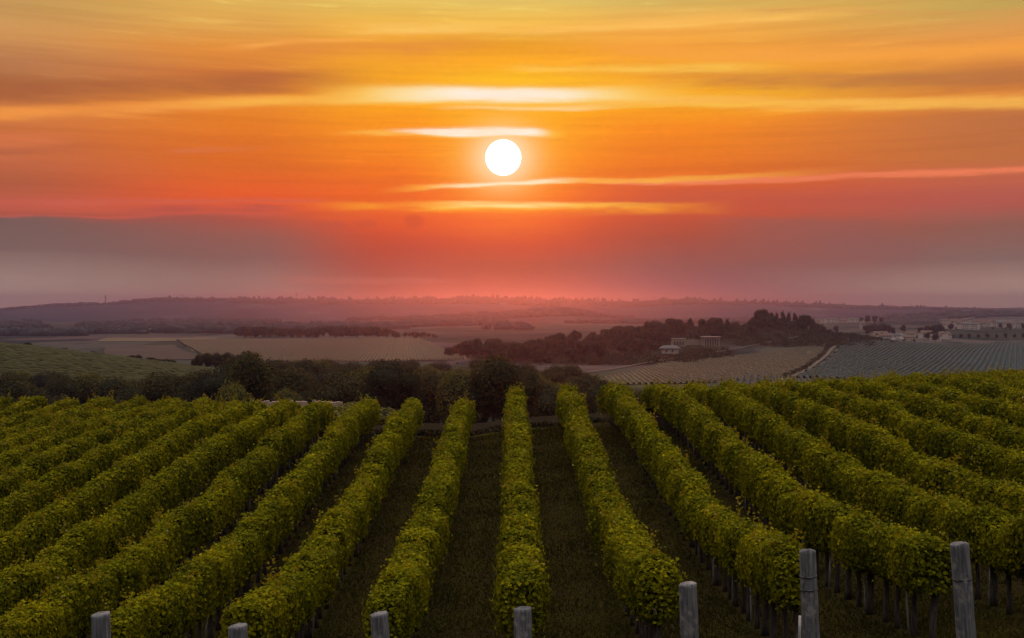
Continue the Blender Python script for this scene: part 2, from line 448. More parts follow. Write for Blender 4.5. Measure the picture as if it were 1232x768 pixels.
M['tan_soil'] = field_mat('tan_field_soil', (0.080, 0.060, 0.040), (0.122, 0.092, 0.060), 0.03)
M['straw_soil'] = field_mat('straw_field_soil', (0.078, 0.072, 0.040), (0.112, 0.102, 0.056), 0.03)
M['blue_soil'] = field_mat('grey_field_soil', (0.032, 0.045, 0.05), (0.05, 0.064, 0.068), 0.02)
M['dark_soil'] = field_mat('dark_field_soil', (0.05, 0.05, 0.04), (0.07, 0.07, 0.055), 0.04)
M['green_soil'] = field_mat('green_field_soil', (0.034, 0.029, 0.010), (0.055, 0.046, 0.015), 0.06)
M['headland'] = field_mat('headland_dry_grass', (0.010, 0.008, 0.005), (0.022, 0.016, 0.009), 1.2)
M['red_soil'] = field_mat('red_field_soil', (0.050, 0.036, 0.030), (0.07, 0.05, 0.042), 0.02)
M['row_tan'] = plain('tan_row_leaf', (0.058, 0.050, 0.032), 1.0, 0.35, 0.3)
M['row_blue'] = plain('blue_green_row_leaf', (0.03, 0.037, 0.034), 1.0, 0.3, 0.3)
M['row_green'] = plain('green_row_leaf', (0.034, 0.030, 0.009), 1.0, 0.4, 0.4)
M['track'] = plain('pale_track_gravel', (0.075, 0.06, 0.045), 1.0, 0.15)
M['render'] = plain('pale_wall_render', (0.20, 0.165, 0.145), 0.9, 0.12)
M['render_warm'] = plain('ochre_wall_render', (0.18, 0.145, 0.115), 0.9, 0.12)
M['render_white'] = plain('white_wall_render', (0.26, 0.23, 0.205), 0.9, 0.1)
M['house_pale'] = plain('pale_house_wall', (0.36, 0.31, 0.28), 0.9, 0.15)
M['house_ochre'] = plain('ochre_house_wall', (0.30, 0.24, 0.19), 0.9, 0.15)
M['house_white'] = plain('white_house_wall', (0.48, 0.44, 0.41), 0.9, 0.12)
M['roof'] = plain('clay_roof_tile', (0.09, 0.055, 0.043), 0.9, 0.25)
M['roof_grey'] = plain('grey_roof_tile', (0.075, 0.07, 0.07), 0.9, 0.2)
M['window'] = plain('dark_window_glass', (0.03, 0.032, 0.036), 0.25, 0.1)
M['stone'] = plain('pale_stone', (0.24, 0.17, 0.14), 0.95, 0.3, 2.0)
M['mast'] = plain('mast_steel', (0.12, 0.11, 0.11), 0.7, 0.1)
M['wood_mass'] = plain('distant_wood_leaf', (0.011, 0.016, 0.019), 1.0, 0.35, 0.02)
m, t, out = mat('sun_glow'); M['sun'] = m
em = t.new('ShaderNodeEmission'); em.inputs[0].default_value = (1.0, 0.98, 0.95, 1); em.inputs[1].default_value = 3.0
t.l.new(em.outputs[0], out.inputs[0])

# ------------------------------------------------------------------ terrain
VC = np.array([-4.5803, 1.5772, 1.3903, -0.946, -0.898, -2.0634, 0.6128, 0.6132, 0.3805, -2.5706, -0.4325, -0.2855, 1.9326, -0.5258, 1.575])
YE_X = [-45, -36, -20, -15, -12, -9.8, -7.3, -4.8, -2.3, 0.2, 2.7, 5.2, 7.7, 10, 15, 40]
YE_Y = [77, 76, 73, 66, 62, 58, 57, 54, 52, 53.5, 55.5, 59, 62, 65, 68, 71]
ROW_H = 1.95


def row_end(X):
    return np.interp(X, YE_X, YE_Y)


def vine_top(X, Y):
    X = np.clip(X, -36, 38)
    Y = np.clip(Y, 18, 77)
    x = X / 30
    y = (Y - 45) / 30
    B = np.stack([x ** 0, x, y, x * x, x * y, y * y, x ** 3, x * x * y, x * y * y, y ** 3, x ** 4, x ** 3 * y, x * x * y * y, x * y ** 3, y ** 4], -1)
    return B @ VC + 0.38 * np.exp(-(X / 7) ** 2 - ((Y - 54) / 9) ** 2)


def sstep(v, a, b):
    q = np.clip((v - a) / (b - a), 0, 1)
    return q * q * (3 - 2 * q)


def gauss(X, Y, cx, cy_, sx, sy):
    return np.exp(-((X - cx) / sx) ** 2 * 0.5 - ((Y - cy_) / sy) ** 2 * 0.5)


SK_PX = [-900, -400, 0, 60, 110, 150, 190, 300, 400, 450, 520, 580, 640, 700, 760, 800, 830, 880, 930, 985, 1030, 1080, 1172, 1300, 2000]
SK_Y = [384, 385, 374, 369, 367, 364.5, 361.5, 362.5, 363.5, 363.5, 361.5, 360.5, 363.5, 364.5, 366, 363.5, 363.5, 365.5, 367, 368.5, 370.5, 371, 373.5, 378, 384]
FR_PX = [-900, 1080, 1120, 1180, 1240, 1500, 2200]
FR_Y = [400, 400, 373.5, 371.5, 370.5, 369, 369]


def waves(X, Y, k, seed):
    r_ = np.random.default_rng(seed)
    s = 0
    for i in range(7):
        a = r_.uniform(0, 6.28)
        f = k * r_.uniform(0.6, 1.9)
        s = s + np.sin((X * math.cos(a) + Y * math.sin(a)) * f + r_.uniform(0, 6.28)) / 7
    return s


def ground_z(X, Y):
    X = np.asarray(X, float)
    Y = np.asarray(Y, float)
    ye = row_end(X)
    zin = vine_top(X, np.minimum(Y, ye)) - ROW_H
    zin = zin + 0.03 * waves(X, Y, 2.2, 1)
    d = np.maximum(Y - ye, 0)
    zA = zin + np.interp(d, [0, 1.0, 4, 7, 16, 24, 50, 100, 160], [0, -0.03, -0.6, -0.85, -1.1, -1.7, -6, -12, -17])
    r = np.hypot(X, Y)
    zB = np.interp(r, [0, 100, 150, 250, 400, 600, 1500, 30000], [-9, -12, -18, -25.5, -30.5, -33, -34, -36])
    zB = zB + 0.5 * waves(X, Y, 0.03, 2)
    zB = zB + 18 * gauss(X, Y, -200, 345, 85, 70) + 9 * gauss(X, Y, -330, 360, 90, 90)          # spur with the green field
    zB = zB + 15 * gauss(X, Y, 215, 960, 80, 110) + 5 * gauss(X, Y, 110, 900, 70, 120)           # wooded knoll
    zB = zB + 12 * gauss(X, Y, 640, 1750, 240, 260)                                             # village rise
    zB = zB + 26 * gauss(X, Y, 150, 3500, 95, 400) + 14 * gauss(X, Y, -120, 3300, 160, 300)      # purple hillocks
    zB = zB + 21 * sstep(X, 900, 1250) * np.exp(-((Y - 3000) / 420) ** 2)
    px = 616 + FPX * X / np.maximum(Y, 1.0)
    h1 = (HOR - np.interp(px, SK_PX, SK_Y)) / FPX * 5300 + 36
    f1 = sstep(r, 3200, 5300) * (1 - sstep(r, 5350, 6300))
    h2 = (HOR - np.interp(px, FR_PX, FR_Y)) / FPX * 6900 + 36
    f2 = sstep(r, 6150, 6900)
    front = (Y > 0)
    zB = zB + np.where(front, h1 * f1 * (1 + 0.10 * waves(X, Y, 0.006, 5) * (1 - sstep(r, 4600, 5200))) + np.maximum(h2, 0) * f2, 0)
    w = sstep(d, 12, 125)
    w = np.maximum(w, sstep(np.abs(X), 55, 150))
    w = np.maximum(w, sstep(-Y, 10, 80))
    return zA * (1 - w) + zB * w


def gz(x, y):
    return float(ground_z(np.array([x]), np.array([y]))[0])


def at(px, D):
    """ground position on a bearing of the photograph at a distance along the view"""
    x = (px - 616) / FPX * D
    return x, D


def plane_pt(px, py, z):
    D = FPX * z / (HOR - py)
    return (px - 616) / FPX * D, D


def np_mesh(name, V, F, mats=None, mi=None, smooth=False):
    """V n x 3; F m x k faces (all the same k) or a list of such arrays"""
    me = bpy.data.meshes.new(name)
    Fs = F if isinstance(F, list) else [F]
    nf = sum(len(f) for f in Fs)
    nl = sum(f.size for f in Fs)
    me.vertices.add(len(V))
    me.vertices.foreach_set('co', np.ascontiguousarray(V, dtype=np.float32).ravel())
    me.loops.add(nl)
    me.loops.foreach_set('vertex_index', np.concatenate([f.ravel() for f in Fs]).astype(np.int32))
    me.polygons.add(nf)
    st, at_ = [], 0
    for f in Fs:
        st.append(at_ + np.arange(len(f)) * f.shape[1])
        at_ += f.size
    me.polygons.foreach_set('loop_start', np.concatenate(st).astype(np.int32))
    for m_ in mats or []:
        me.materials.append(m_)
    if mi is not None:
        me.polygons.foreach_set('material_index', np.asarray(mi, dtype=np.int32))
    if smooth:
        me.polygons.foreach_set('use_smooth', np.ones(nf, dtype=bool))
    me.update(calc_edges=True)
    return me


def link(name, data, parent=None, label=None, cat=None, group=None, kind=None, loc=None):
    o = bpy.data.objects.new(name, data)
    COL.objects.link(o)
    if parent is not None:
        o.parent = parent
    if loc is not None:
        o.location = loc
    if label: o['label'] = label
    if cat: o['category'] = cat
    if group: o['group'] = group
    if kind: o['kind'] = kind
    return o


# the ground: one sheet, fine rings near, out to 13 km
front = np.radians(np.arange(-36, 36.01, 0.06))
rest = np.radians(np.concatenate([np.arange(36.5, 324, 1.5)]))
ang = np.concatenate([front, rest])
rad = np.concatenate([np.geomspace(2.5, 120, 150), np.geomspace(122.5, 3000, 150), np.geomspace(3040, 13000, 90)])
AA, RR = np.meshgrid(ang, rad)
GX, GY = np.sin(AA) * RR, np.cos(AA) * RR
GZ = ground_z(GX, GY)
nA, nR = len(ang), len(rad)
V = np.stack([GX, GY, GZ], -1).reshape(-1, 3)
V = np.vstack([V, [[0, 0, GZ[0].mean()]]])
i, j = np.meshgrid(np.arange(nR - 1), np.arange(nA), indexing='ij')
q = np.stack([i * nA + j, (i + 1) * nA + j, (i + 1) * nA + (j + 1) % nA, i * nA + (j + 1) % nA], -1).reshape(-1, 4)[:, ::-1]
jj = np.arange(nA)
tri = np.stack([np.full(nA, nA * nR), jj, (jj + 1) % nA], -1)[:, ::-1]
link('ground', np_mesh('ground', V, [q, tri], [M['ground']], smooth=True), kind='structure')


# ------------------------------------------------------------------ leaf clouds
def leaves_mesh_data(P, Nrm, size, spin=None, aspect=1.0, fold=0.25):
    """folded kite leaves: P centres, Nrm facing; returns V (4n) and triangles (2n)"""
    n = len(P)
    Nn = Nrm / np.maximum(np.linalg.norm(Nrm, axis=1, keepdims=True), 1e-6)
    t0 = rng.normal(size=(n, 3))
    T = np.cross(Nn, t0)
    T /= np.maximum(np.linalg.norm(T, axis=1, keepdims=True), 1e-6)
    Bv = np.cross(Nn, T)
    s = np.asarray(size).reshape(-1, 1) * np.ones((n, 1))
    a = P - T * s * 0.5
    c = P + T * s * 0.5
    up = Nn * s * fold
    l = P + Bv * s * 0.48 * aspect + up - T * s * 0.1
    r = P - Bv * s * 0.48 * aspect + up - T * s * 0.1
    Vv = np.stack([a, r, c, l], 1).reshape(-1, 3)
    k = np.arange(n) * 4
    F = np.stack([np.stack([k, k + 1, k + 2], -1), np.stack([k, k + 2, k + 3], -1)], 1).reshape(-1, 3)
    return Vv, F


def smooth_noise(y, step, amp, seed):
    r_ = np.random.default_rng(seed)
    k = r_.normal(size=600) * amp
    q_ = (y + 50) / step
    i0 = np.floor(q_).astype(int)
    f = q_ - i0
    f = f * f * (3 - 2 * f)
    return k[i0 % 600] * (1 - f) + k[(i0 + 1) % 600] * f


# ------------------------------------------------------------------ vine hedges
ROW_SP, ROW_X0, ROW_Y0 = 2.5, 0.2, 19.9


def tube(path, radii, sides=7, cap=True):
    V, F = [], []
    P = [Vector(p) for p in path]
    for k_, p in enumerate(P):
        d = (P[min(k_ + 1, len(P) - 1)] - P[max(k_ - 1, 0)]).normalized()
        a = d.orthogonal().normalized() if abs(d.z) < 0.9 else Vector((1, 0, 0))
        a = (a - d * a.dot(d)).normalized()
        b_ = d.cross(a)
        for s_ in range(sides):
            an = 2 * math.pi * s_ / sides
            V.append(tuple(p + (a * math.cos(an) + b_ * math.sin(an)) * radii[k_]))
    for k_ in range(len(P) - 1):
        for s_ in range(sides):
            F.append((k_ * sides + s_, k_ * sides + (s_ + 1) % sides, (k_ + 1) * sides + (s_ + 1) % sides, (k_ + 1) * sides + s_))
    if cap:
        F.append(tuple(range(sides))[::-1])
        F.append(tuple((len(P) - 1) * sides + s_ for s_ in range(sides)))
    return V, F


def py_mesh(name, parts, mats, smooth=True):
    """parts: list of (V, F, material index)"""
    V, F, MI = [], [], []
    for v, f, mi in parts:
        b_ = len(V)
        V += list(v)
        F += [tuple(i_ + b_ for i_ in ff) for ff in f]
        MI += [mi] * len(f)
    me = bpy.data.meshes.new(name)
    me.from_pydata([tuple(v) for v in V], [], F)
    for m_ in mats:
        me.materials.append(m_)
    me.polygons.foreach_set('material_index', MI)
    if smooth:
        me.polygons.foreach_set('use_smooth', [True] * len(F))
    me.update()
    return me


trunk_meshes = []
for k in range(5):
    h = 1.15
    lean = [(rng.normal() * 0.012, rng.normal() * 0.018) for _ in range(5)]
    pts = [(lean[i_][0] * i_ * 0.6, lean[i_][1] * i_ * 0.6, -0.06 + h * i_ / 4) for i_ in range(5)]
    rr = [0.080, 0.064, 0.058, 0.058, 0.062]
    v, f = tube(pts, [x_ * rng.uniform(0.85, 1.15) for x_ in rr], 8)
    top = pts[-1]
    v2, f2 = tube([pts[3], (top[0] + 0.03, top[1] + 0.25, h + 0.05)], [0.035, 0.022], 6)
    v3, f3 = tube([pts[3], (top[0] - 0.03, top[1] - 0.25, h + 0.05)], [0.035, 0.022], 6)
    trunk_meshes.append(py_mesh('vine_trunk', [(v, f, 0), (v2, f2, 0), (v3, f3, 0)], [M['bark']]))
stake_mesh = py_mesh('vine_stake', [(*tube([(0, 0, -0.1), (0.01, 0, 0.7), (0.0, 0.01, 1.5)], [0.022, 0.02, 0.018], 6), 0)], [M['stake']])

ORD = ['', 'first', 'second', 'third', 'fourth', 'fifth', 'sixth', 'seventh', 'eighth', 'ninth', 'tenth', 'eleventh', 'twelfth', 'thirteenth', 'fourteenth', 'fifteenth', 'sixteenth']


def row_label(i_):
    if i_ == 0:
        return 'clipped yellow-green vine row running straight away in the centre, under the setting sun'
    side = 'left' if i_ < 0 else 'right'
    k_ = abs(i_)
    if k_ <= 3:
        tail = {1: 'beside a bare lane', 2: 'behind a post', 3: 'behind a post'}[k_]
        return f'{ORD[k_]} vine row to the {side} of the central row, {tail}'
    if k_ <= 8:
        return f'{ORD[k_]} slanting vine row to the {side} of the central row'
    return f'{ORD[k_]} vine row to the {side} of the central row, mostly hidden'


def build_row(i_):
    X = ROW_X0 + ROW_SP * i_
    y0 = max(ROW_Y0, abs(X) / 0.62 - 4)
    y1 = float(row_end(X))
    L = y1 - y0
    sd_ = 100 + i_
    root = link('vine_hedge', None, label=row_label(i_), cat='vine row', group='trellised vine rows of the vineyard', loc=(X, y0, gz(X, y0)))
    oz = gz(X, y0)

    def prof(y):
        """half width, top and bottom heights above ground along the row"""
        hw = 0.44 + smooth_noise(y, 0.9, 0.05, sd_) + smooth_noise(y, 0.35, 0.025, sd_ + 50)
        tp = ROW_H + smooth_noise(y, 0.85, 0.075, sd_ + 100) + smooth_noise(y, 0.22, 0.03, sd_ + 120) + smooth_noise(y, 1.6, 0.06, sd_ + 150)
        bt = 0.92 - 0.28 * sstep(y, 23, 34) + smooth_noise(y, 0.7, 0.05, sd_ + 200) + smooth_noise(y, 0.25, 0.05, sd_ + 250)
        cx = smooth_noise(y, 2.0, 0.06, sd_ + 300)
        end = np.minimum(sstep(y, y0 - 0.15, y0 + 0.7), sstep(y1 - y, -0.15, 0.8))
        tp = bt + (tp - bt) * (0.86 + 0.14 * end)
        hw = hw * (0.8 + 0.2 * end)
        return hw, tp, bt, cx

    # leaf count falls with distance while leaf size grows
    dens = 1250 if abs(i_) <= 7 else 820
    ys = []
    n = int(L * dens)
    u = rng.random(n * 2)
    y = y0 + u * L
    keep = rng.random(n * 2) < np.clip(22.0 / y, 0.3, 1.0)
    y = y[keep]
    n = len(y)
    size = np.clip(0.084 * (y / 22.0) ** 0.5, 0.075, 0.155) * rng.uniform(0.65, 1.25, n)
    hw, tp, bt, cx = prof(y)
    w2, hh = hw, tp - bt
    # perimeter parameter: left side, top, right side, underside
    per = rng.random(n) * (2 * hh + 2 * w2 + 0.5 * w2)
    ax = np.zeros(n); az = np.zeros(n); nx = np.zeros(n); nz_ = np.zeros(n)
    s1 = per < hh
    s2 = (per >= hh) & (per < hh + 2 * w2)
    s3 = (per >= hh + 2 * w2) & (per < 2 * hh + 2 * w2)
    s4 = per >= 2 * hh + 2 * w2
    v_ = rng.random(n)
    ax[s1] = -1; az[s1] = v_[s1] * 2 - 1; nx[s1] = -1
    ax[s2] = v_[s2] * 2 - 1; az[s2] = 1; nz_[s2] = 1
    ax[s3] = 1; az[s3] = v_[s3] * 2 - 1; nx[s3] = 1
    ax[s4] = v_[s4] * 2 - 1; az[s4] = -1; nz_[s4] = -0.4
    # round the section off
    rad_ = (np.abs(ax) ** 2.4 + np.abs(az) ** 2.4) ** (1 / 2.4)
    ax /= rad_; az /= rad_
    depth = 1 - np.abs(rng.normal(0, 0.12, n)) + np.abs(rng.normal(0, 0.05, n)) + (rng.random(n) < 0.05) * rng.random(n) * 0.28
    px_ = X + cx + ax * w2 * depth
    zc = (tp + bt) / 2
    gzv = ground_z(np.full(n, X), y)
    pz_ = gzv + zc + az * hh / 2 * depth
    Nv = np.stack([nx * 1.2 + ax * 0.4, rng.normal(0, 0.4, n), nz_ * 1.4 + np.clip(az - 0.4, -0.35, 1) * 0.95 - 0.05], -1) + rng.normal(0, 0.55, (n, 3))
    P = np.stack([px_, y + rng.normal(0, 0.03, n), pz_], -1)
    # end faces
    ne = 950
    for ye_, sgn in ((y0 - 0.05, -1), (y1 + 0.05, 1)):
        yy = np.full(ne, ye_)
        h_, t_, b_, c_ = prof(yy)
        aa = np.sqrt(rng.random(ne)); th = rng.random(ne) * 6.283
        P = np.vstack([P, np.stack([X + c_ + np.cos(th) * aa * h_ * 1.05, yy - sgn * rng.random(ne) * 0.45, ground_z(np.full(ne, X), yy) + (t_ + b_) / 2 + np.sin(th) * aa * (t_ - b_) / 2], -1)])
        Nv = np.vstack([Nv, np.stack([np.zeros(ne), np.full(ne, sgn * 0.7), np.full(ne, 0.5)], -1) + rng.normal(0, 0.5, (ne, 3))])
        size = np.concatenate([size, np.full(ne, 0.082 if sgn < 0 else 0.14) * rng.uniform(0.7, 1.2, ne)])
    V1, F1 = leaves_mesh_data(P, Nv, size)
    # stray shoots standing above and beside the clipped top
    ns = int(L * 4.2)
    sy = y0 + rng.random(ns) * L
    h_, t_, b_, c_ = prof(sy)
    sh = rng.gamma(1.3, 0.13, ns).clip(0.04, 0.68)
    SP, SN, SS = [], [], []
    for k_ in range(ns):
        nl = 3 + int(sh[k_] * 24)
        bx = X + c_[k_] + rng.uniform(-0.9, 0.9) * h_[k_]
        bend = rng.normal(0, 0.35, 2)
        zz = gz(X, sy[k_]) + t_[k_] - 0.06
        for q_ in range(nl):
            f_ = (q_ + 0.5) / nl
            SP.append((bx + bend[0] * f_ * f_ * sh[k_] + rng.normal() * 0.05, sy[k_] + bend[1] * f_ * f_ * sh[k_] + rng.normal() * 0.05, zz + f_ * sh[k_] + rng.normal() * 0.02))
            SS.append(rng.uniform(0.065, 0.115) * (1 - 0.4 * f_) * (1 + (sy[k_] - 20) / 90))
    SP = np.array(SP); SN = rng.normal(size=SP.shape) + np.array([0, 0, 0.3])
    V2, F2 = leaves_mesh_data(SP, SN, np.array(SS))
    # hanging tendrils under the canopy near the camera are part of the noise in bt; inner mass
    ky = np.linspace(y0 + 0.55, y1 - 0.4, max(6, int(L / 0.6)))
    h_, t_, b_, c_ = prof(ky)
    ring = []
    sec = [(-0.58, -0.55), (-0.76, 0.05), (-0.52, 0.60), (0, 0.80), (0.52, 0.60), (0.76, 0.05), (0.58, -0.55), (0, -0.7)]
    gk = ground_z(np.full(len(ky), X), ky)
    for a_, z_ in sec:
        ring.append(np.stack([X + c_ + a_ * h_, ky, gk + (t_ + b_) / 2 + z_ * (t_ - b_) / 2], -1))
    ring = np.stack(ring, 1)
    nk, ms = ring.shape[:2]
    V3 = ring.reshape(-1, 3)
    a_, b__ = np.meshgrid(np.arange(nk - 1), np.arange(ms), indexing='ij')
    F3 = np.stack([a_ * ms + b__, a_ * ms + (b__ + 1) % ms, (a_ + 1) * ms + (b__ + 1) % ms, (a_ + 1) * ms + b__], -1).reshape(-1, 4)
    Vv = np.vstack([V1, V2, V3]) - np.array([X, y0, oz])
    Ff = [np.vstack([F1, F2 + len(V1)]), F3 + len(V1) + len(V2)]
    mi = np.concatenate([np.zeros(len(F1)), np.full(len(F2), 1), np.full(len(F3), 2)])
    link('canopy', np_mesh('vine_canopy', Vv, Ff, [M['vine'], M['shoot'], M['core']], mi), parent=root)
    # trunks and stakes
    ytr = y0 + 0.25
    k_ = 0
    y_max = y1 - 0.2 if -4 <= i_ <= 6 else min(y1 - 0.2, y0 + 16)
    while ytr < y_max:
        xo = X + rng.normal() * 0.03
        o = link('trunk', trunk_meshes[int(rng.integers(5))], parent=root)
        o.location = (xo - X, ytr - y0, gz(xo, ytr) - oz)
        o.rotation_euler = (0, 0, rng.uniform(-0.4, 0.4) + (math.pi if rng.random() < 0.5 else 0))
        o.scale = (rng.uniform(0.85, 1.3),) * 2 + (1.0,)
        if k_ % 3 == 1 and ytr < 48:
            so = link('stake', stake_mesh, parent=root)
            so.location = (xo - X + rng.normal() * 0.05, ytr + 0.3 - y0, gz(xo, ytr + 0.3) - oz)
            so.rotation_euler = (rng.normal() * 0.04, rng.normal() * 0.04, 0)
        ytr += rng.uniform(0.68, 0.92)
        k_ += 1
    return root


for i in range(-14, 15):
    build_row(i)

# ------------------------------------------------------------------ end posts
def post_mesh(rad_, h, kind, seed):
    r_ = np.random.default_rng(seed)
    sides, V, F = 20, [], []
    hs = [-0.4, 0.0, 0.25, 0.55, 0.85, 1.1, 1.35, h - 0.06, h - 0.012, h]
    knob = r_.normal(0, 0.012, (sides,))
    for k_, z in enumerate(hs):
        for s_ in range(sides):
            an = 2 * math.pi * s_ / sides
            rr = rad_ * (1.03 - 0.05 * max(z, 0) / h) + knob[s_] * rad_ / 0.14 + r_.normal() * 0.002
            zz = z
            if k_ == len(hs) - 1:
                rr *= 0.90
            if k_ >= len(hs) - 2:
                if kind == 'flat':
                    zz += math.cos(an) * 0.012
                elif kind == 'split':
                    zz += 0.035 * max(0, math.cos(an - 4.9)) ** 8 - 0.02 * max(0, math.cos(an - 3.4)) ** 2
                else:
                    zz += 0.05 * max(0, math.cos(an - 4.75)) ** 3 - 0.015 + r_.normal() * 0.006
            V.append((math.cos(an) * rr, math.sin(an) * rr, zz))
    for k_ in range(len(hs) - 1):
        for s_ in range(sides):
            F.append((k_ * sides + s_, k_ * sides + (s_ + 1) % sides, (k_ + 1) * sides + (s_ + 1) % sides, (k_ + 1) * sides + s_))
    top0 = (len(hs) - 1) * sides
    V.append((0, 0, h - 0.012))
    for s_ in range(sides):
        F.append((top0 + s_, top0 + (s_ + 1) % sides, len(V) - 1))
    return py_mesh('vineyard_post', [(V, F, 0)], [M['post']])


def wire_mesh(rad_, z, tilt):
    pts = [(math.cos(a_) * rad_, math.sin(a_) * rad_, z + tilt * math.cos(a_)) for a_ in np.linspace(0, 2 * math.pi, 25)]
    v, f = tube(pts, [0.011] * len(pts), 5, False)
    return py_mesh('wire_wrap', [(v, f, 0)], [M['wire']])


# (photo column of the top, row of the top, distance, width in photo px, top kind, lean in degrees, wire heights below the top, label)
POSTS = [
    (122, 738, 19.5, 23, 'flat', -1.0, [], 'grey wooden post standing alone near the lower left corner among the vines'),
    (286, 753, 19.3, 22, 'flat', 0.5, [], 'lowest showing grey post, only its flat top above the second row left of centre'),
    (456, 738, 19.1, 21, 'flat', -4.0, [], 'leaning grey post with a flat top before the first row left of the central row'),
    (629, 733, 19.6, 21, 'flat', -1.0, [], 'upright grey post with a flat top standing before the central vine row'),
    (827, 702, 18.2, 20, 'flat', -2.5, [], 'grey post with a square-cut top before the first row right of the central row'),
    (972, 662, 18.9, 19, 'peak', -2.5, [0.87, 1.30], 'tall weathered post with a ragged pointed top and two dark wire bands'),
    (1156, 654, 18.6, 21, 'split', -4.0, [1.16], 'tallest showing weathered post, chipped top, leaning, near the lower right corner'),
]
for k, (px, py, D, wpx, kind, lean, wires, label) in enumerate(POSTS):
    x, y = at(px, D)
    ztop = (HOR - py) / FPX * D
    zg = gz(x, y)
    h = max(ztop - zg, 1.3)
    rad_ = wpx / FPX * D / 2
    root = link('wooden_post', post_mesh(rad_, h, kind, 40 + k), label=label, cat='post', group='end posts of the vine rows', loc=(x - math.tan(R(lean)) * h, y, ztop - h))
    root.rotation_euler = (R(rng.normal() * 0.8), R(lean), 0)
    for wz in wires:
        wo = link('wire_wrap', wire_mesh(rad_ * 1.03, h - wz * 0.52, 0.008), parent=root)
x, y = at(963, 19.4)
so = link('thin_stake', py_mesh('thin_stake', [(*tube([(0, 0, -0.3), (0, 0, 0.3), (0.005, 0, 0.62)], [0.026, 0.026, 0.024], 8), 0)], [M['stake']]),
          label='short pale stake leaning close beside the tall post with two wire bands', cat='stake', loc=(x, y, (HOR - 742) / FPX * 19.4 - 0.62))

# ------------------------------------------------------------------ grass in the lanes
def grass_tufts():
    n = 210000
    lane = rng.integers(-6, 8, n)
    y = 19.5 + rng.random(n) ** 1.6 * 36
    x = ROW_X0 + ROW_SP * (lane + 0.5) + rng.uniform(-1.15, 1.15, n)
    ok = y < row_end(x)
    x, y = x[ok], y[ok]
    n = len(x)
    patch = waves(x, y, 1.3, 8)
    hgt = np.clip(0.05 + 0.06 * patch + rng.gamma(2, 0.016, n), 0.02, 0.24)
    z = ground_z(x, y) - 0.01
    a = rng.random(n) * 6.283
    w = 0.012 + 0.01 * rng.random(n) + (y - 19) * 0.0006
    dx_, dy_ = np.cos(a) * w, np.sin(a) * w
    lx, ly = rng.normal(0, 0.5, n) * hgt, rng.normal(0, 0.5, n) * hgt
    V = np.stack([np.stack([x - dx_, y - dy_, z], -1), np.stack([x + dx_, y + dy_, z], -1), np.stack([x + lx, y + ly, z + hgt], -1)], 1).reshape(-1, 3)
    F = np.arange(n * 3).reshape(-1, 3)
    link('grass', np_mesh('grass', V, F, [M['grass']]), kind='stuff', label='short dry grass growing in the lanes between the vine rows')


grass_tufts()


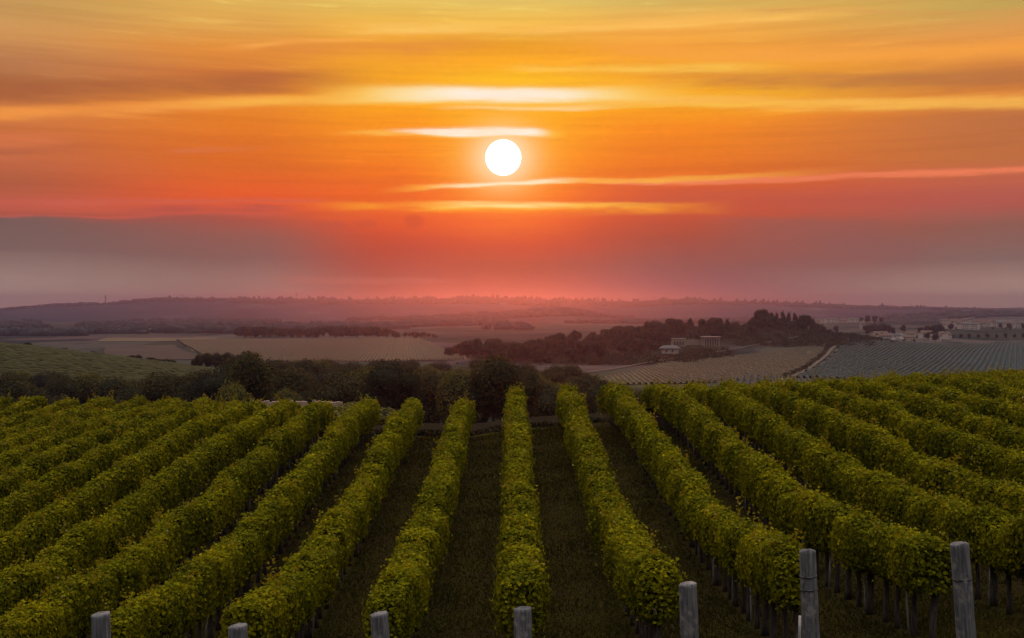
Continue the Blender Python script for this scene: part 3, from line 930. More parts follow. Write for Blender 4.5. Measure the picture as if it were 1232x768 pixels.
# ------------------------------------------------------------------ trees
def crown_mesh(name, h, rad_, base, n, leaf, seed, material, style='broad', dark=None):
    """leaf clumps through several lobes; base: height of the crown's underside; a matt inner mass keeps the middle closed"""
    global rng
    keep_rng, rng = rng, np.random.default_rng(seed)
    P, Nv = [], []
    lobes = []
    if style == 'broad':
        nl = 9
        for k_ in range(nl):
            a = rng.uniform(0, 6.283)
            rr = rad_ * rng.uniform(0.15, 0.62)
            zc = base + (h - base) * rng.uniform(0.28, 0.78)
            lobes.append((math.cos(a) * rr, math.sin(a) * rr, zc, rad_ * rng.uniform(0.38, 0.6), (h - base) * rng.uniform(0.2, 0.34)))
        lobes.append((0, 0, base + (h - base) * 0.6, rad_ * 0.7, (h - base) * 0.40))
    elif style == 'bush':
        for k_ in range(6):
            a = rng.uniform(0, 6.283)
            rr = rad_ * rng.uniform(0.1, 0.6)
            lobes.append((math.cos(a) * rr, math.sin(a) * rr, h * rng.uniform(0.35, 0.6), rad_ * rng.uniform(0.4, 0.6), h * rng.uniform(0.3, 0.42)))
    else:
        nl = 9
        for k_ in range(nl):
            f_ = k_ / (nl - 1)
            rr = rad_ * (1 - f_) ** (0.75 if style == 'cone' else 0.5) * (0.55 + 0.45 * min(1, f_ * 4 + 0.3)) + 0.12
            lobes.append((rng.normal() * rad_ * 0.08, rng.normal() * rad_ * 0.08, base + (h - base) * (0.06 + 0.88 * f_), rr, (h - base) * 0.10))
    tot = sum(l[3] ** 2 + l[3] * l[4] for l in lobes)
    parts = []
    for lx, ly, lz, lr, lh in lobes:
        m_ = int(n * (lr ** 2 + lr * lh) / tot)
        v = rng.normal(size=(m_, 3))
        v /= np.linalg.norm(v, axis=1, keepdims=True)
        shell = 1 - np.abs(rng.normal(0, 0.14, (m_, 1))) + (rng.random((m_, 1)) < 0.12) * rng.random((m_, 1)) * 0.22
        P.append(v * shell * np.array([lr, lr, lh]) + np.array([lx, ly, lz]))
        Nv.append(v + rng.normal(0, 0.5, (m_, 3)) + np.array([0, 0, 0.25]))
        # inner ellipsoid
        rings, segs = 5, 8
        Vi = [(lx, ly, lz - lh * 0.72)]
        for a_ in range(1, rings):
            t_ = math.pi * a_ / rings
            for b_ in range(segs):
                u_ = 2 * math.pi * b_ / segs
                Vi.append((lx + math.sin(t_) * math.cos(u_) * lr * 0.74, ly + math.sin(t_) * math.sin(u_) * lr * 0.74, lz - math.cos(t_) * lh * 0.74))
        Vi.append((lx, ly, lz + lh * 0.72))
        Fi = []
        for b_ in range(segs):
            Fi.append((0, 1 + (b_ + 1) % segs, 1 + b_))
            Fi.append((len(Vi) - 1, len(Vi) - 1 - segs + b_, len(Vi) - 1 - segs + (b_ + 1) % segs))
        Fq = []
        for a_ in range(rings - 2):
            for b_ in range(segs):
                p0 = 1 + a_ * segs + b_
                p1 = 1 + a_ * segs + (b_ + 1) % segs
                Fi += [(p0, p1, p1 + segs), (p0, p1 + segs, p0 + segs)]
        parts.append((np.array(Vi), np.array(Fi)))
    P = np.vstack(P); Nv = np.vstack(Nv)
    V, F = leaves_mesh_data(P, Nv, leaf * rng.uniform(0.6, 1.3, len(P)), fold=0.15)
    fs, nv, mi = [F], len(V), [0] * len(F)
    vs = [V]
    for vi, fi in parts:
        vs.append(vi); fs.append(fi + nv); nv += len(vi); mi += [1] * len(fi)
    rng = keep_rng
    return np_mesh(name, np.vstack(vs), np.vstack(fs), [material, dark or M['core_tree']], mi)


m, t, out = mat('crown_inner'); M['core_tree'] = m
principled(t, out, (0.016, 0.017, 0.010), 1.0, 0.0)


def trunk_mesh(h, r0, seed):
    r_ = np.random.default_rng(seed)
    pts = [(r_.normal() * 0.05 * k_, r_.normal() * 0.05 * k_, -0.4 + (h + 0.4) * k_ / 4) for k_ in range(5)]
    parts = [(*tube(pts, [r0 * 1.3, r0, r0 * 0.8, r0 * 0.6, r0 * 0.3], 7), 0)]
    for k_ in range(4):
        a = r_.uniform(0, 6.28)
        parts.append((*tube([pts[2], (math.cos(a) * h * 0.25, math.sin(a) * h * 0.25, h * r_.uniform(0.75, 0.95))], [r0 * 0.5, r0 * 0.15], 5), 0))
    return py_mesh('trunk', parts, [M['tree_bark']])


KINDS = {}
for k in range(6):
    mt_ = M['tree'] if k % 3 != 2 else M['tree_dark']
    KINDS['broad', k] = (crown_mesh('broadleaf_crown', 10, 4.6 + 0.3 * (k % 3), 1.2, 9500, 0.29, 300 + k, mt_), trunk_mesh(6.5, 0.26, 400 + k))
for k in range(4):
    KINDS['hill', k] = (crown_mesh('hill_crown', 10, 4.4, 0.6, 4200, 0.44, 320 + k, M['tree_dark']), trunk_mesh(6.5, 0.26, 420 + k))
for k in range(2):
    KINDS['cypress', k] = (crown_mesh('cypress_crown', 10, 1.35, 0.4, 1800, 0.42, 340 + k, M['conifer'], 'column'), trunk_mesh(5, 0.18, 440 + k))
for k in range(2):
    KINDS['conifer', k] = (crown_mesh('conifer_crown', 10, 2.9, 0.6, 2200, 0.5, 350 + k, M['conifer'], 'cone'), trunk_mesh(6, 0.2, 450 + k))
for k in range(3):
    KINDS['bush', k] = (crown_mesh('shrub_crown', 2.0, 1.6, 0, 1500, 0.2, 360 + k, M['tree_dark'], 'bush'), trunk_mesh(1.2, 0.06, 460 + k))
KINDS['pale', 0] = (crown_mesh('pale_crown', 2.0, 1.7, 0, 4200, 0.13, 370, M['pale_leaf'], 'bush'), trunk_mesh(1.2, 0.06, 470))
KINDS['yellow', 0] = (crown_mesh('olive_crown', 10, 4.4, 0.8, 9500, 0.28, 380, leaf_mat('olive_leaf', (0.04, 0.036, 0.012), (0.07, 0.06, 0.018), (0.11, 0.09, 0.025), 0.3, 0.2)), trunk_mesh(6, 0.24, 480))
N_OF = {'broad': 6, 'hill': 4, 'cypress': 2, 'conifer': 2, 'bush': 3, 'pale': 1, 'yellow': 1}


def tree(kind, x, y, h, name, label, cat, group, wide=1.0, zoff=0.0):
    k_ = int(rng.integers(N_OF[kind]))
    cm, tm = KINDS[kind, k_]
    nominal = 2.0 if kind in ('bush', 'pale') else 10.0
    root = link(name, None, label=label, cat=cat, group=group, loc=(x, y, gz(x, y) + zoff))
    s_ = h / nominal
    root.scale = (s_ * wide, s_ * wide, s_)
    root.rotation_euler = (0, 0, rng.uniform(0, 6.283))
    link('crown', cm, parent=root)
    link('trunk', tm, parent=root)
    return root


def fill_wood(n, px0, px1, dist, sky_px, sky_y, kind, h_typ, hmax, name, label, cat, group, wide=(0.9, 1.25), sep_=0.55, line=0, veto=None):
    """trees over a stretch of ground: first LINE of them along the wood's skyline, then N fillers that stay below it"""
    got = []

    def put(px, D, h):
        x, y = at(px, D)
        if veto is not None and veto(px, D, HOR - (gz(x, y) + h) / D * FPX):
            return False
        if any((x - a) ** 2 + (y - b) ** 2 < (sep_ * 0.42 * (h + c)) ** 2 for a, b, c in got):
            return False
        got.append((x, y, h))
        tree(kind(px), x, y, h, name, label(px), cat, group, rng.uniform(*wide))
        return True

    for px in np.linspace(px0, px1, line) if line else ():
        px = px + rng.normal() * (px1 - px0) / line * 0.3
        d0, d1 = dist(px)
        best, jag = None, rng.uniform(-3.5, 5.5)
        for D in np.linspace(d0, d1, 14):
            h = (HOR - np.interp(px, sky_px, sky_y) - jag) / FPX * D - gz(*at(px, D))
            if best is None or abs(h - h_typ[1]) < abs(best[1] - h_typ[1]):
                best = (D, h)
        put(px, best[0], min(max(best[1], h_typ[0]), hmax))
    tries = 0
    while n > 0 and tries < 6000:
        tries += 1
        px = rng.uniform(px0, px1)
        d0, d1 = dist(px)
        D = rng.uniform(d0, d1)
        x, y = at(px, D)
        h = rng.uniform(*h_typ)
        h = min(h, (HOR - np.interp(px, sky_px, sky_y) - rng.uniform(0, 2)) / FPX * D - gz(x, y))
        if h < h_typ[0] * 0.75:
            continue
        n -= put(px, D, h)
    return got


# wood in the valley just below the vineyard
S1x = [-60, 0, 25, 60, 95, 130, 160, 200, 245, 285, 300, 312, 330, 400, 490, 560, 585, 605, 640, 690, 715, 745, 775]
S1y = [452, 452, 447, 447, 446, 452, 457, 453, 449, 441, 431, 427, 432, 433, 435, 436, 430, 438, 438, 440, 455, 466, 472]
fill_wood(24, -50, 292, lambda px: (150, 255), S1x, S1y, lambda px: 'broad' if rng.random() < 0.85 else 'yellow', (6, 9.5), 14,
          'broadleaf_tree', lambda px: 'dark rounded tree in the wood between the vineyard and the sloping green field', 'tree', 'trees of the wood below the green field', line=14)
fill_wood(92, 290, 770, lambda px: (135, 400), S1x, S1y, lambda px: 'broad' if rng.random() < 0.8 else 'yellow', (6, 10.5), 15,
          'broadleaf_tree', lambda px: 'dark bushy tree in the valley wood just beyond the ends of the central rows', 'tree', 'trees of the valley wood', line=26)
# small trees on the crest of the green field
for px, py, D, h in [(234, 431, 372, 3.6), (241, 427, 372, 4.4), (250, 424, 374, 4.8), (259, 425, 374, 4.6), (268, 426, 374, 4.2), (277, 425, 374, 4.6), (286, 427, 372, 4.4), (295, 426, 372, 4.6), (303, 428, 372, 4.2)]:
    x, y = at(px, D)
    hh = min(max((HOR - py) / FPX * D - gz(x, y), 2.5), 9)
    tree('broad', x, y, hh, 'broadleaf_tree', 'small dark tree in the short line closing the end of the green field', 'tree', 'tree line at the end of the green field', 0.85)
# shrubs along the upper edge of the green field
for k, px in enumerate(np.linspace(-8, 205, 30)):
    px = px + rng.normal() * 2
    D = 395 + rng.normal() * 5
    x, y = at(px, D)
    tree('bush', x, y, rng.uniform(1.6, 3.2), 'shrub', 'low dark shrub in the hedgerow along the crest of the green field', 'shrub', 'hedgerow shrubs on the field crest', 1.1)

# wooded knoll with the villa
S2x = [545, 560, 600, 625, 640, 655, 690, 730, 765, 800, 815, 838, 850, 868, 880, 900, 915, 935, 950, 970, 985, 1000, 1020, 1035]
S2y = [416, 411, 409, 412, 408, 402, 401, 396, 391, 387, 380, 377, 382, 381, 378, 381, 376, 376, 378, 382, 386, 398, 401, 407]


def d_knoll(px):
    f_ = np.interp(px, [540, 650, 700, 750, 800, 850, 900, 960, 1035], [760, 640, 650, 690, 760, 830, 860, 930, 960])
    return f_, f_ + np.interp(px, [540, 650, 800, 960, 1035], [120, 230, 260, 140, 60])


def in_front_of_villa(px, D, top_row):
    if 808 < px < 872 and D < 812 and top_row < 413.5:
        return True
    if 790 < px < 823 and D < 752 and top_row < 432:
        return True
    return 800 < px < 872 and 785 < D < 818 or 788 < px < 825 and 738 < D < 754


fill_wood(150, 545, 1030, d_knoll, S2x, S2y, lambda px: 'conifer' if px > 830 and rng.random() < 0.35 else 'hill', (5.5, 12.5), 20, 'hill_tree',
          lambda px: 'dark tree in the wood on the knoll round the columned villa' if px > 700 else 'hazy reddish tree in the low wood on the near flank of the knoll', 'tree', 'trees on the wooded knoll', (1.0, 1.5), 0.44, line=34, veto=in_front_of_villa)
UNDER = []
for _ in range(2600):
    x, y = rng.uniform(-40, 330), rng.uniform(640, 1080)
    e_ = min(((x - 205) / 112) ** 2 + ((y - 935) / 150) ** 2, ((x - 60) / 92) ** 2 + ((y - 760) / 125) ** 2)
    px_ = 616 + FPX * x / y
    if e_ < 0.95 and not (785 < px_ < 875 and 772 < y < 830) and not (785 < px_ < 828 and 728 < y < 830):
        UNDER.append((x, y))
# cypresses and conifers on the top of the knoll
for k, (px, py) in enumerate([(934, 375.5), (942, 373.5), (949, 375), (956, 376), (962, 379), (912, 378), (920, 375.5), (927, 376.5), (968, 386)]):
    D = 985
    x, y = at(px, D)
    h = max((HOR - py) / FPX * D - gz(x, y), 7)
    tree('cypress', x, y, h, 'cypress', 'tall narrow dark cypress in the spiky clump on top of the knoll', 'cypress', 'cypresses on the knoll', 1.25)
x, y = at(978, 990)
tree('conifer', x, y, max((HOR - 382.5) / FPX * 990 - gz(x, y), 8), 'conifer', 'lone dark pointed conifer standing just past the end of the cypress clump', 'conifer', None, 1.15)

# long dark tree line behind the tan field
S3x = [283, 300, 320, 345, 400, 430, 455, 470, 478, 490, 505, 530]
S3y = [395, 391.5, 393, 395, 392, 392, 393, 396, 399, 398.5, 398.5, 403]
for k, px in enumerate(np.linspace(285, 530, 52)):
    px = px + rng.normal() * 1.5
    D = 1275 + rng.uniform(-25, 60)
    x, y = at(px, D)
    py = np.interp(px, S3x, S3y) + abs(rng.normal()) * 1.2
    h = (HOR - py) / FPX * D - gz(x, y)
    if h > 3:
        tree('hill', x, y, h, 'broadleaf_tree', 'dark tree in the long rounded tree line along the far edge of the tan field', 'tree', 'tree line behind the tan field', rng.uniform(0.9, 1.3))
# village trees
VT = [(1044, 391, 1330), (1052, 389, 1330), (1060, 388.5, 1330), (1068, 391, 1330), (1074, 394, 1330), (1036, 382, 1800), (1044, 379.5, 1800), (1052, 380, 1800), (1060, 382, 1820), (1108, 394, 1300), (1116, 392, 1300),
      (1124, 391, 1300), (1131, 390, 1300), (1138, 396, 1280), (1087, 391, 1400), (1146, 402, 1220), (1156, 402, 1220), (1166, 401.5, 1220), (1177, 402, 1220), (1188, 401, 1220), (1199, 402, 1220), (1210, 401, 1220),
      (1221, 402, 1220), (1232, 401, 1220), (1243, 402, 1220), (1006, 392, 1400), (999, 396, 1250), (1012, 400, 1150), (1022, 402, 1130), (1088, 411, 1050), (1100, 410, 1060)]
VT += [(float(rng.uniform(1050, 1140)), float(rng.uniform(398, 404)), float(rng.uniform(1120, 1250))) for _ in range(14)] + [(float(rng.uniform(1138, 1250)), float(rng.uniform(388, 395)), float(rng.uniform(1440, 1640))) for _ in range(18)]
for px, py, D in VT:
    x, y = at(px, D)
    h = min(max((HOR - py) / FPX * D - gz(x, y), 3.5), 14)
    tree('hill', x, y, h, 'broadleaf_tree', 'rounded dark tree standing among the pale houses of the distant village', 'tree', 'village trees', 1.0)

# plants right behind the vineyard
x, y = at(431, 92)
tree('pale', x, y, 2.2, 'pale_shrub', 'low pale green domed shrub behind the rows just right of the low stone wall', 'shrub', None, 2.1)
x, y = at(285, 120)
tree('pale', x, y, 6.2, 'pale_shrub', 'pale green upright shrub in front of the dark wood, left of the low wall', 'shrub', None, 0.42)


def hedge_strip():
    root = link('low_hedge', None, label='low dark clipped hedge running across behind the ends of the central rows', cat='hedge')
    X = rng.uniform(-9, 9, 15000)
    y = row_end(X) + 4.0 + rng.normal(0, 0.35, 15000)
    z = ground_z(X, y) + rng.random(15000) ** 0.7 * 0.45 * (1 + 0.5 * waves(X, y, 2.0, 33))
    V, F = leaves_mesh_data(np.stack([X, y, z], -1), rng.normal(size=(15000, 3)) + np.array([0, -0.4, 0.4]), 0.13 * rng.uniform(0.7, 1.3, 15000))
    link('foliage', np_mesh('hedge_foliage', V, F, [M['hedge']]), parent=root)


hedge_strip()


def box_vf(x0, y0, z0, x1, y1, z1):
    V = [(x0, y0, z0), (x1, y0, z0), (x1, y1, z0), (x0, y1, z0), (x0, y0, z1), (x1, y0, z1), (x1, y1, z1), (x0, y1, z1)]
    F = [(0, 3, 2, 1), (4, 5, 6, 7), (0, 1, 5, 4), (1, 2, 6, 5), (2, 3, 7, 6), (3, 0, 4, 7)]
    return V, F


# low stone wall beyond the left rows
def stone_wall():
    D = 96
    x0, _ = at(300, D)
    x1, _ = at(412, D)
    parts = []
    n = 34
    for k_ in range(n):
        a = x0 + (x1 - x0) * k_ / n
        b_ = x0 + (x1 - x0) * (k_ + 1) / n
        if k_ in (21, 22):
            continue
        yy = D + 0.15 * math.sin(k_ * 0.3)
        g = (HOR - 489) / FPX * D
        parts.append((*box_vf(a, yy - 0.25, g - 2.5, b_ - 0.01, yy + 0.25, g + 0.42 + 0.05 * rng.normal()), 0))
    link('stone_wall', py_mesh('stone_wall', parts, [M['stone']], False), label='low pale stone wall with a gap behind the rows left of the centre', cat='wall')


stone_wall()


# ------------------------------------------------------------------ fields
def quad_pts(c, nu, nv):
    A, B, C, D_ = [np.array(p_, float) for p_ in c]
    u, v = np.meshgrid(np.linspace(0, 1, nu), np.linspace(0, 1, nv), indexing='ij')
    u = u[..., None]; v = v[..., None]
    return A * (1 - u) * (1 - v) + B * u * (1 - v) + C * u * v + D_ * (1 - u) * v


def field(name, corners, material, lift):
    Q = quad_pts(corners, 60, 60)
    Q = Q + 5.0 * np.stack([waves(Q[..., 0], Q[..., 1], 0.05, 21), waves(Q[..., 0], Q[..., 1], 0.05, 22)], -1)
    Z = ground_z(Q[..., 0], Q[..., 1]) + lift
    V = np.concatenate([Q, Z[..., None]], -1).reshape(-1, 3)
    i_, j_ = np.meshgrid(np.arange(59), np.arange(59), indexing='ij')
    F = np.stack([i_ * 60 + j_, (i_ + 1) * 60 + j_, (i_ + 1) * 60 + j_ + 1, i_ * 60 + j_ + 1], -1).reshape(-1, 4)
    # make the faces look up
    a, b_, c_ = V[F[0, 0]], V[F[0, 1]], V[F[0, 2]]
    if np.cross(b_ - a, c_ - a)[2] < 0:
        F = F[:, ::-1]
    link('field', np_mesh(name, V, F, [material], smooth=True), kind='structure')


def field_rows(label, corners, p0, p1, spacing, h, w, material, lift, step=4.0):
    """ranks of small vines inside the quad; rows run along p0->p1"""
    C = np.array(corners, float)
    d = np.array(p1, float) - np.array(p0, float)
    d /= np.linalg.norm(d)
    nrm = np.array([-d[1], d[0]])
    cs = C @ nrm
    Vs, Fs, nv = [], [], 0
    for off in np.arange(cs.min(), cs.max(), spacing):
        ts = []
        for k_ in range(4):
            a, b_ = C[k_], C[(k_ + 1) % 4]
            fa, fb = a @ nrm - off, b_ @ nrm - off
            if fa * fb < 0:
                f_ = fa / (fa - fb)
                ts.append((a + (b_ - a) * f_) @ d)
        if len(ts) < 2:
            continue
        ts.sort()
        n = int((ts[1] - ts[0]) / step)
        if n < 2:
            continue
        tt = np.linspace(ts[0], ts[1], n)
        hh = h * (1 + rng.normal(0, 0.16, n))
        hh[rng.random(n) < 0.05] *= 0.3
        ww = w * (1 + rng.normal(0, 0.2, n))
        P = tt[:, None] * d + off * nrm
        gz_ = ground_z(P[:, 0], P[:, 1]) + lift
        ring = []
        for a_, z_ in ((-0.5, 0.0), (-0.45, 0.75), (0.0, 1.0), (0.45, 0.75), (0.5, 0.0)):
            Q = P + nrm * (a_ * ww)[:, None]
            ring.append(np.concatenate([Q, (gz_ + z_ * hh)[:, None]], -1))
        ring = np.stack(ring, 1)
        Vs.append(ring.reshape(-1, 3))
        a_, b_ = np.meshgrid(np.arange(n - 1), np.arange(4), indexing='ij')
        Fs.append(np.stack([a_ * 5 + b_, a_ * 5 + b_ + 1, (a_ + 1) * 5 + b_ + 1, (a_ + 1) * 5 + b_], -1).reshape(-1, 4) + nv)
        nv += n * 5
    link('distant_vines', np_mesh('distant_vines', np.vstack(Vs), np.vstack(Fs), [material]), kind='stuff', label=label)


ZP = -32.6
F1 = [plane_pt(212, 408.5, ZP), plane_pt(505, 405.5, ZP), plane_pt(562, 433, ZP), plane_pt(258, 436, ZP)]
field('tan_field', F1, M['tan_soil'], 0.35)
field_rows('ranks of vines on the pale tan field beyond the valley wood', F1, plane_pt(420, 404, ZP), plane_pt(360, 434, ZP), 2.4, 1.0, 0.9, M['row_tan'], 0.35)
F2 = [plane_pt(690, 466, -31.5), plane_pt(795, 438, ZP), plane_pt(1002, 424.5, ZP), plane_pt(938, 460, -31.5)]
field('straw_field', F2, M['straw_soil'], 0.3)
field_rows('ranks of vines on the straw coloured field below the villa', F2, plane_pt(760, 446, ZP), plane_pt(790, 470, -31.5), 2.5, 0.9, 0.9, M['row_tan'], 0.3)
F3 = [plane_pt(955, 456, -31.8), plane_pt(1016, 423, ZP), plane_pt(1300, 407, ZP), plane_pt(1300, 470, -31.5)]
field('blue_field', F3, M['blue_soil'], 0.3)
field_rows('slanting ranks of blue-green vines on the large field below the village', F3, plane_pt(1100, 455, ZP), plane_pt(1160, 415, ZP), 3.1, 1.4, 1.3, M['row_blue'], 0.3)
F4 = [plane_pt(820, 478, -31.0), plane_pt(905, 453, -31.8), plane_pt(1010, 457, -31.8), plane_pt(1010, 480, -31.0)]
field('dark_field', F4, M['dark_soil'], 0.45)
field_rows('ranks of dark vines on the dark plot just beyond the right rows', F4, plane_pt(900, 475, -31), plane_pt(905, 455, -31.8), 2.8, 1.4, 1.0, M['row_blue'], 0.45)
F5 = [(-330, 255), (-320, 392), (-84, 392), (-84, 262)]
field('green_field', F5, M['green_soil'], 0.3)
field_rows('close ranks of green vines on the sloping field above the valley wood', F5, (-320, 300), (-90, 322), 2.2, 0.95, 1.1, M['row_green'], 0.3, 1.4)
F6 = [plane_pt(130, 433, ZP), plane_pt(120, 416, ZP), plane_pt(208, 414, ZP), plane_pt(244, 432, ZP)]
field('red_field', F6, M['red_soil'], 0.4)
F7 = [plane_pt(112, 410, ZP), plane_pt(130, 405.5, ZP), plane_pt(262, 405.5, ZP), plane_pt(250, 410, ZP)]
field('straw_plot', F7, M['tan_soil'], 0.4)


Q = []
xs_ = np.linspace(-11, 14, 60)
hv = []
for d_ in np.linspace(9.0, 25.0, 24):
    yy_ = row_end(xs_) + d_ + 0.5 * waves(xs_, xs_ * 0, 0.6, 41)
    hv.append(np.stack([xs_, yy_, ground_z(xs_, yy_) + 0.02], -1))
hv = np.stack(hv, 0)
i_, j_ = np.meshgrid(np.arange(23), np.arange(59), indexing='ij')
link('headland', np_mesh('headland', hv.reshape(-1, 3), np.stack([i_ * 60 + j_, i_ * 60 + j_ + 1, (i_ + 1) * 60 + j_ + 1, (i_ + 1) * 60 + j_], -1).reshape(-1, 4), [M['headland']], smooth=True), kind='structure')


def track(name, pts, width, lift):
    P = []
    for a, b_ in zip(pts, pts[1:]):
        n = 40
        for k_ in range(n):
            P.append((a[0] + (b_[0] - a[0]) * k_ / n, a[1] + (b_[1] - a[1]) * k_ / n))
    P.append(pts[-1])
    P = np.array(P, float)
    d = np.gradient(P, axis=0)
    d /= np.linalg.norm(d, axis=1, keepdims=True)
    nrm = np.stack([-d[:, 1], d[:, 0]], -1)
    V = []
    for s_ in (1, -1):
        Q = P + nrm * width / 2 * s_
        V.append(np.concatenate([Q, (ground_z(P[:, 0], P[:, 1]) + lift)[:, None]], -1))
    n = len(P)
    V = np.vstack(V)
    k_ = np.arange(n - 1)
    F = np.stack([k_, n + k_, n + k_ + 1, k_ + 1], -1)
    link('path', np_mesh(name, V, F, [M['track']]), kind='structure')


track('farm_track', [plane_pt(952, 455, -31.8), plane_pt(1001, 427, ZP), plane_pt(1018, 422.5, ZP), plane_pt(1065, 419.5, ZP), plane_pt(1090, 416, ZP)], 3.0, 0.8)
track('field_edge_track', [plane_pt(690, 451, -32.2), plane_pt(790, 436, ZP), plane_pt(870, 429, ZP), plane_pt(972, 421, ZP)], 1.8, 0.8)


# ------------------------------------------------------------------ buildings
def house_proto(w, d, h, rh, wall, roof, wins, chim):
    """parts as (name, mesh, children) at the origin, front towards -Y"""
    parts = []
    parts.append(('wall', py_mesh('house_wall', [(*box_vf(-w / 2, -d / 2, -1.5, w / 2, d / 2, h), 0), ([(-w / 2, -d / 2, h), (-w / 2, d / 2, h), (-w / 2, 0, h + rh)], [(0, 2, 1)], 0), ([(w / 2, -d / 2, h), (w / 2, d / 2, h), (w / 2, 0, h + rh)], [(0, 1, 2)], 0)], [wall], False), []))
    e = 0.45
    k_ = rh / (d / 2)
    V = [(-w / 2 - e, -d / 2 - e, h - k_ * e + 0.05), (w / 2 + e, -d / 2 - e, h - k_ * e + 0.05), (w / 2 + e, 0, h + rh + 0.05), (-w / 2 - e, 0, h + rh + 0.05), (-w / 2 - e, d / 2 + e, h - k_ * e + 0.05), (w / 2 + e, d / 2 + e, h - k_ * e + 0.05)]
    V += [(x_, y_, z_ + 0.22) for x_, y_, z_ in V]
    F = [(0, 3, 2, 1), (3, 4, 5, 2), (6, 7, 8, 9), (9, 8, 11, 10), (0, 1, 7, 6), (4, 10, 11, 5), (0, 6, 9, 3), (3, 9, 10, 4), (1, 2, 8, 7), (2, 5, 11, 8)]
    ch = []
    if chim:
        ch.append(('chimney', py_mesh('house_chimney', [(*box_vf(w * 0.2, 0.2, h + rh * 0.5, w * 0.2 + 0.8, 1.0, h + rh + 1.1), 0)], [wall], False)))
    parts.append(('roof', py_mesh('house_roof', [(V, F, 0)], [roof], False), ch))
    for x_, z_, ww, wh in wins:
        parts.append(('window', py_mesh('house_window', [(*box_vf(x_ - ww / 2, -d / 2 - 0.06, z_, x_ + ww / 2, -d / 2 + 0.1, z_ + wh), 0)], [M['window']], False), []))
    parts.append(('door', py_mesh('house_door', [(*box_vf(-0.6 + w * 0.08, -d / 2 - 0.05, -1.0, 0.6 + w * 0.08, -d / 2 + 0.1, 2.1), 0)], [M['roof_grey']], False), []))
    return parts


PROT = [
    house_proto(12, 9, 6.0, 2.4, M['house_pale'], M['roof'], [(-4, 1.2, 1.2, 1.4), (-1.6, 1.2, 1.2, 1.4), (4, 1.2, 1.2, 1.4), (-4, 4.0, 1.2, 1.4), (0.4, 4.0, 1.2, 1.4), (4, 4.0, 1.2, 1.4)], True),
    house_proto(16, 9, 5.6, 2.2, M['house_ochre'], M['roof'], [(-6, 1.2, 1.2, 1.4), (-3, 1.2, 1.2, 1.4), (5.5, 1.2, 1.4, 1.4), (-6, 3.8, 1.2, 1.3), (-2, 3.8, 1.2, 1.3), (2, 3.8, 1.2, 1.3), (6, 3.8, 1.2, 1.3)], True),
    house_proto(10, 8, 3.4, 2.0, M['house_white'], M['roof_grey'], [(-3, 1.0, 1.3, 1.3), (3.2, 1.0, 1.3, 1.3)], False),
    house_proto(22, 10, 8.4, 1.6, M['house_pale'], M['roof_grey'], [(x_, z_, 1.4, 1.5) for x_ in (-9, -6, -3, 3, 6, 9) for z_ in (1.0, 3.8, 6.4)], False),
]
HL = ['pale house with clay roof', 'long ochre house with clay roof', 'low white grey-roofed cottage', 'long pale grey-roofed block']


def house(kind, px, D, rot, where, sc=1.0):
    x, y = at(px, D)
    root = link(['village_house', 'long_house', 'cottage', 'terraced_block'][kind], None, label=HL[kind] + ' ' + where, cat='house', group='houses of ' + where.split(' ', 1)[1], loc=(x, y, gz(x, y)))
    root.rotation_euler = (0, 0, R(rot))
    root.scale = (sc, sc, sc)
    for nm, me, ch in PROT[kind]:
        p_ = link(nm, me, parent=root)
        for cn, cm in ch:
            link(cn, cm, parent=p_)
    return root


for k, px in enumerate([1052, 1061, 1070, 1079, 1088, 1097, 1106, 1115, 1124, 1133, 1058, 1066, 1076, 1086, 1096, 1104, 1114, 1126, 1136]):
    D = (1180 if k < 10 else 1260) + rng.uniform(-45, 55)
    house(int(rng.choice([0, 1, 0, 2])), px + rng.normal() * 2.5, D, rng.uniform(-60, 60), 'in the nearer cluster above the blue-green field', rng.uniform(0.7, 0.95))
for k in range(34):
    px = 1138 + (k % 17) * 6.4 + rng.normal() * 1.2
    D = [1520, 1680][k // 17] + rng.uniform(-60, 70)
    house(int(rng.choice([0, 3, 1, 0])), px, D, rng.uniform(-50, 50), 'in the dense rising cluster at the village edge', 0.9)
for k in range(13):
    px = 982 + k * 5.2 + rng.normal()
    D = 1900 + (k % 3) * 60
    house(3 if k % 2 else 1, px, D, rng.uniform(-12, 12), 'in the hazy far row behind the conifer', 0.85)
for px, D in [(1023, 1090), (1030, 1105), (1058, 1075), (1066, 1070)]:
    house(2, px, D, rng.uniform(-15, 15), 'beside the farm track at the field corner', 0.7)


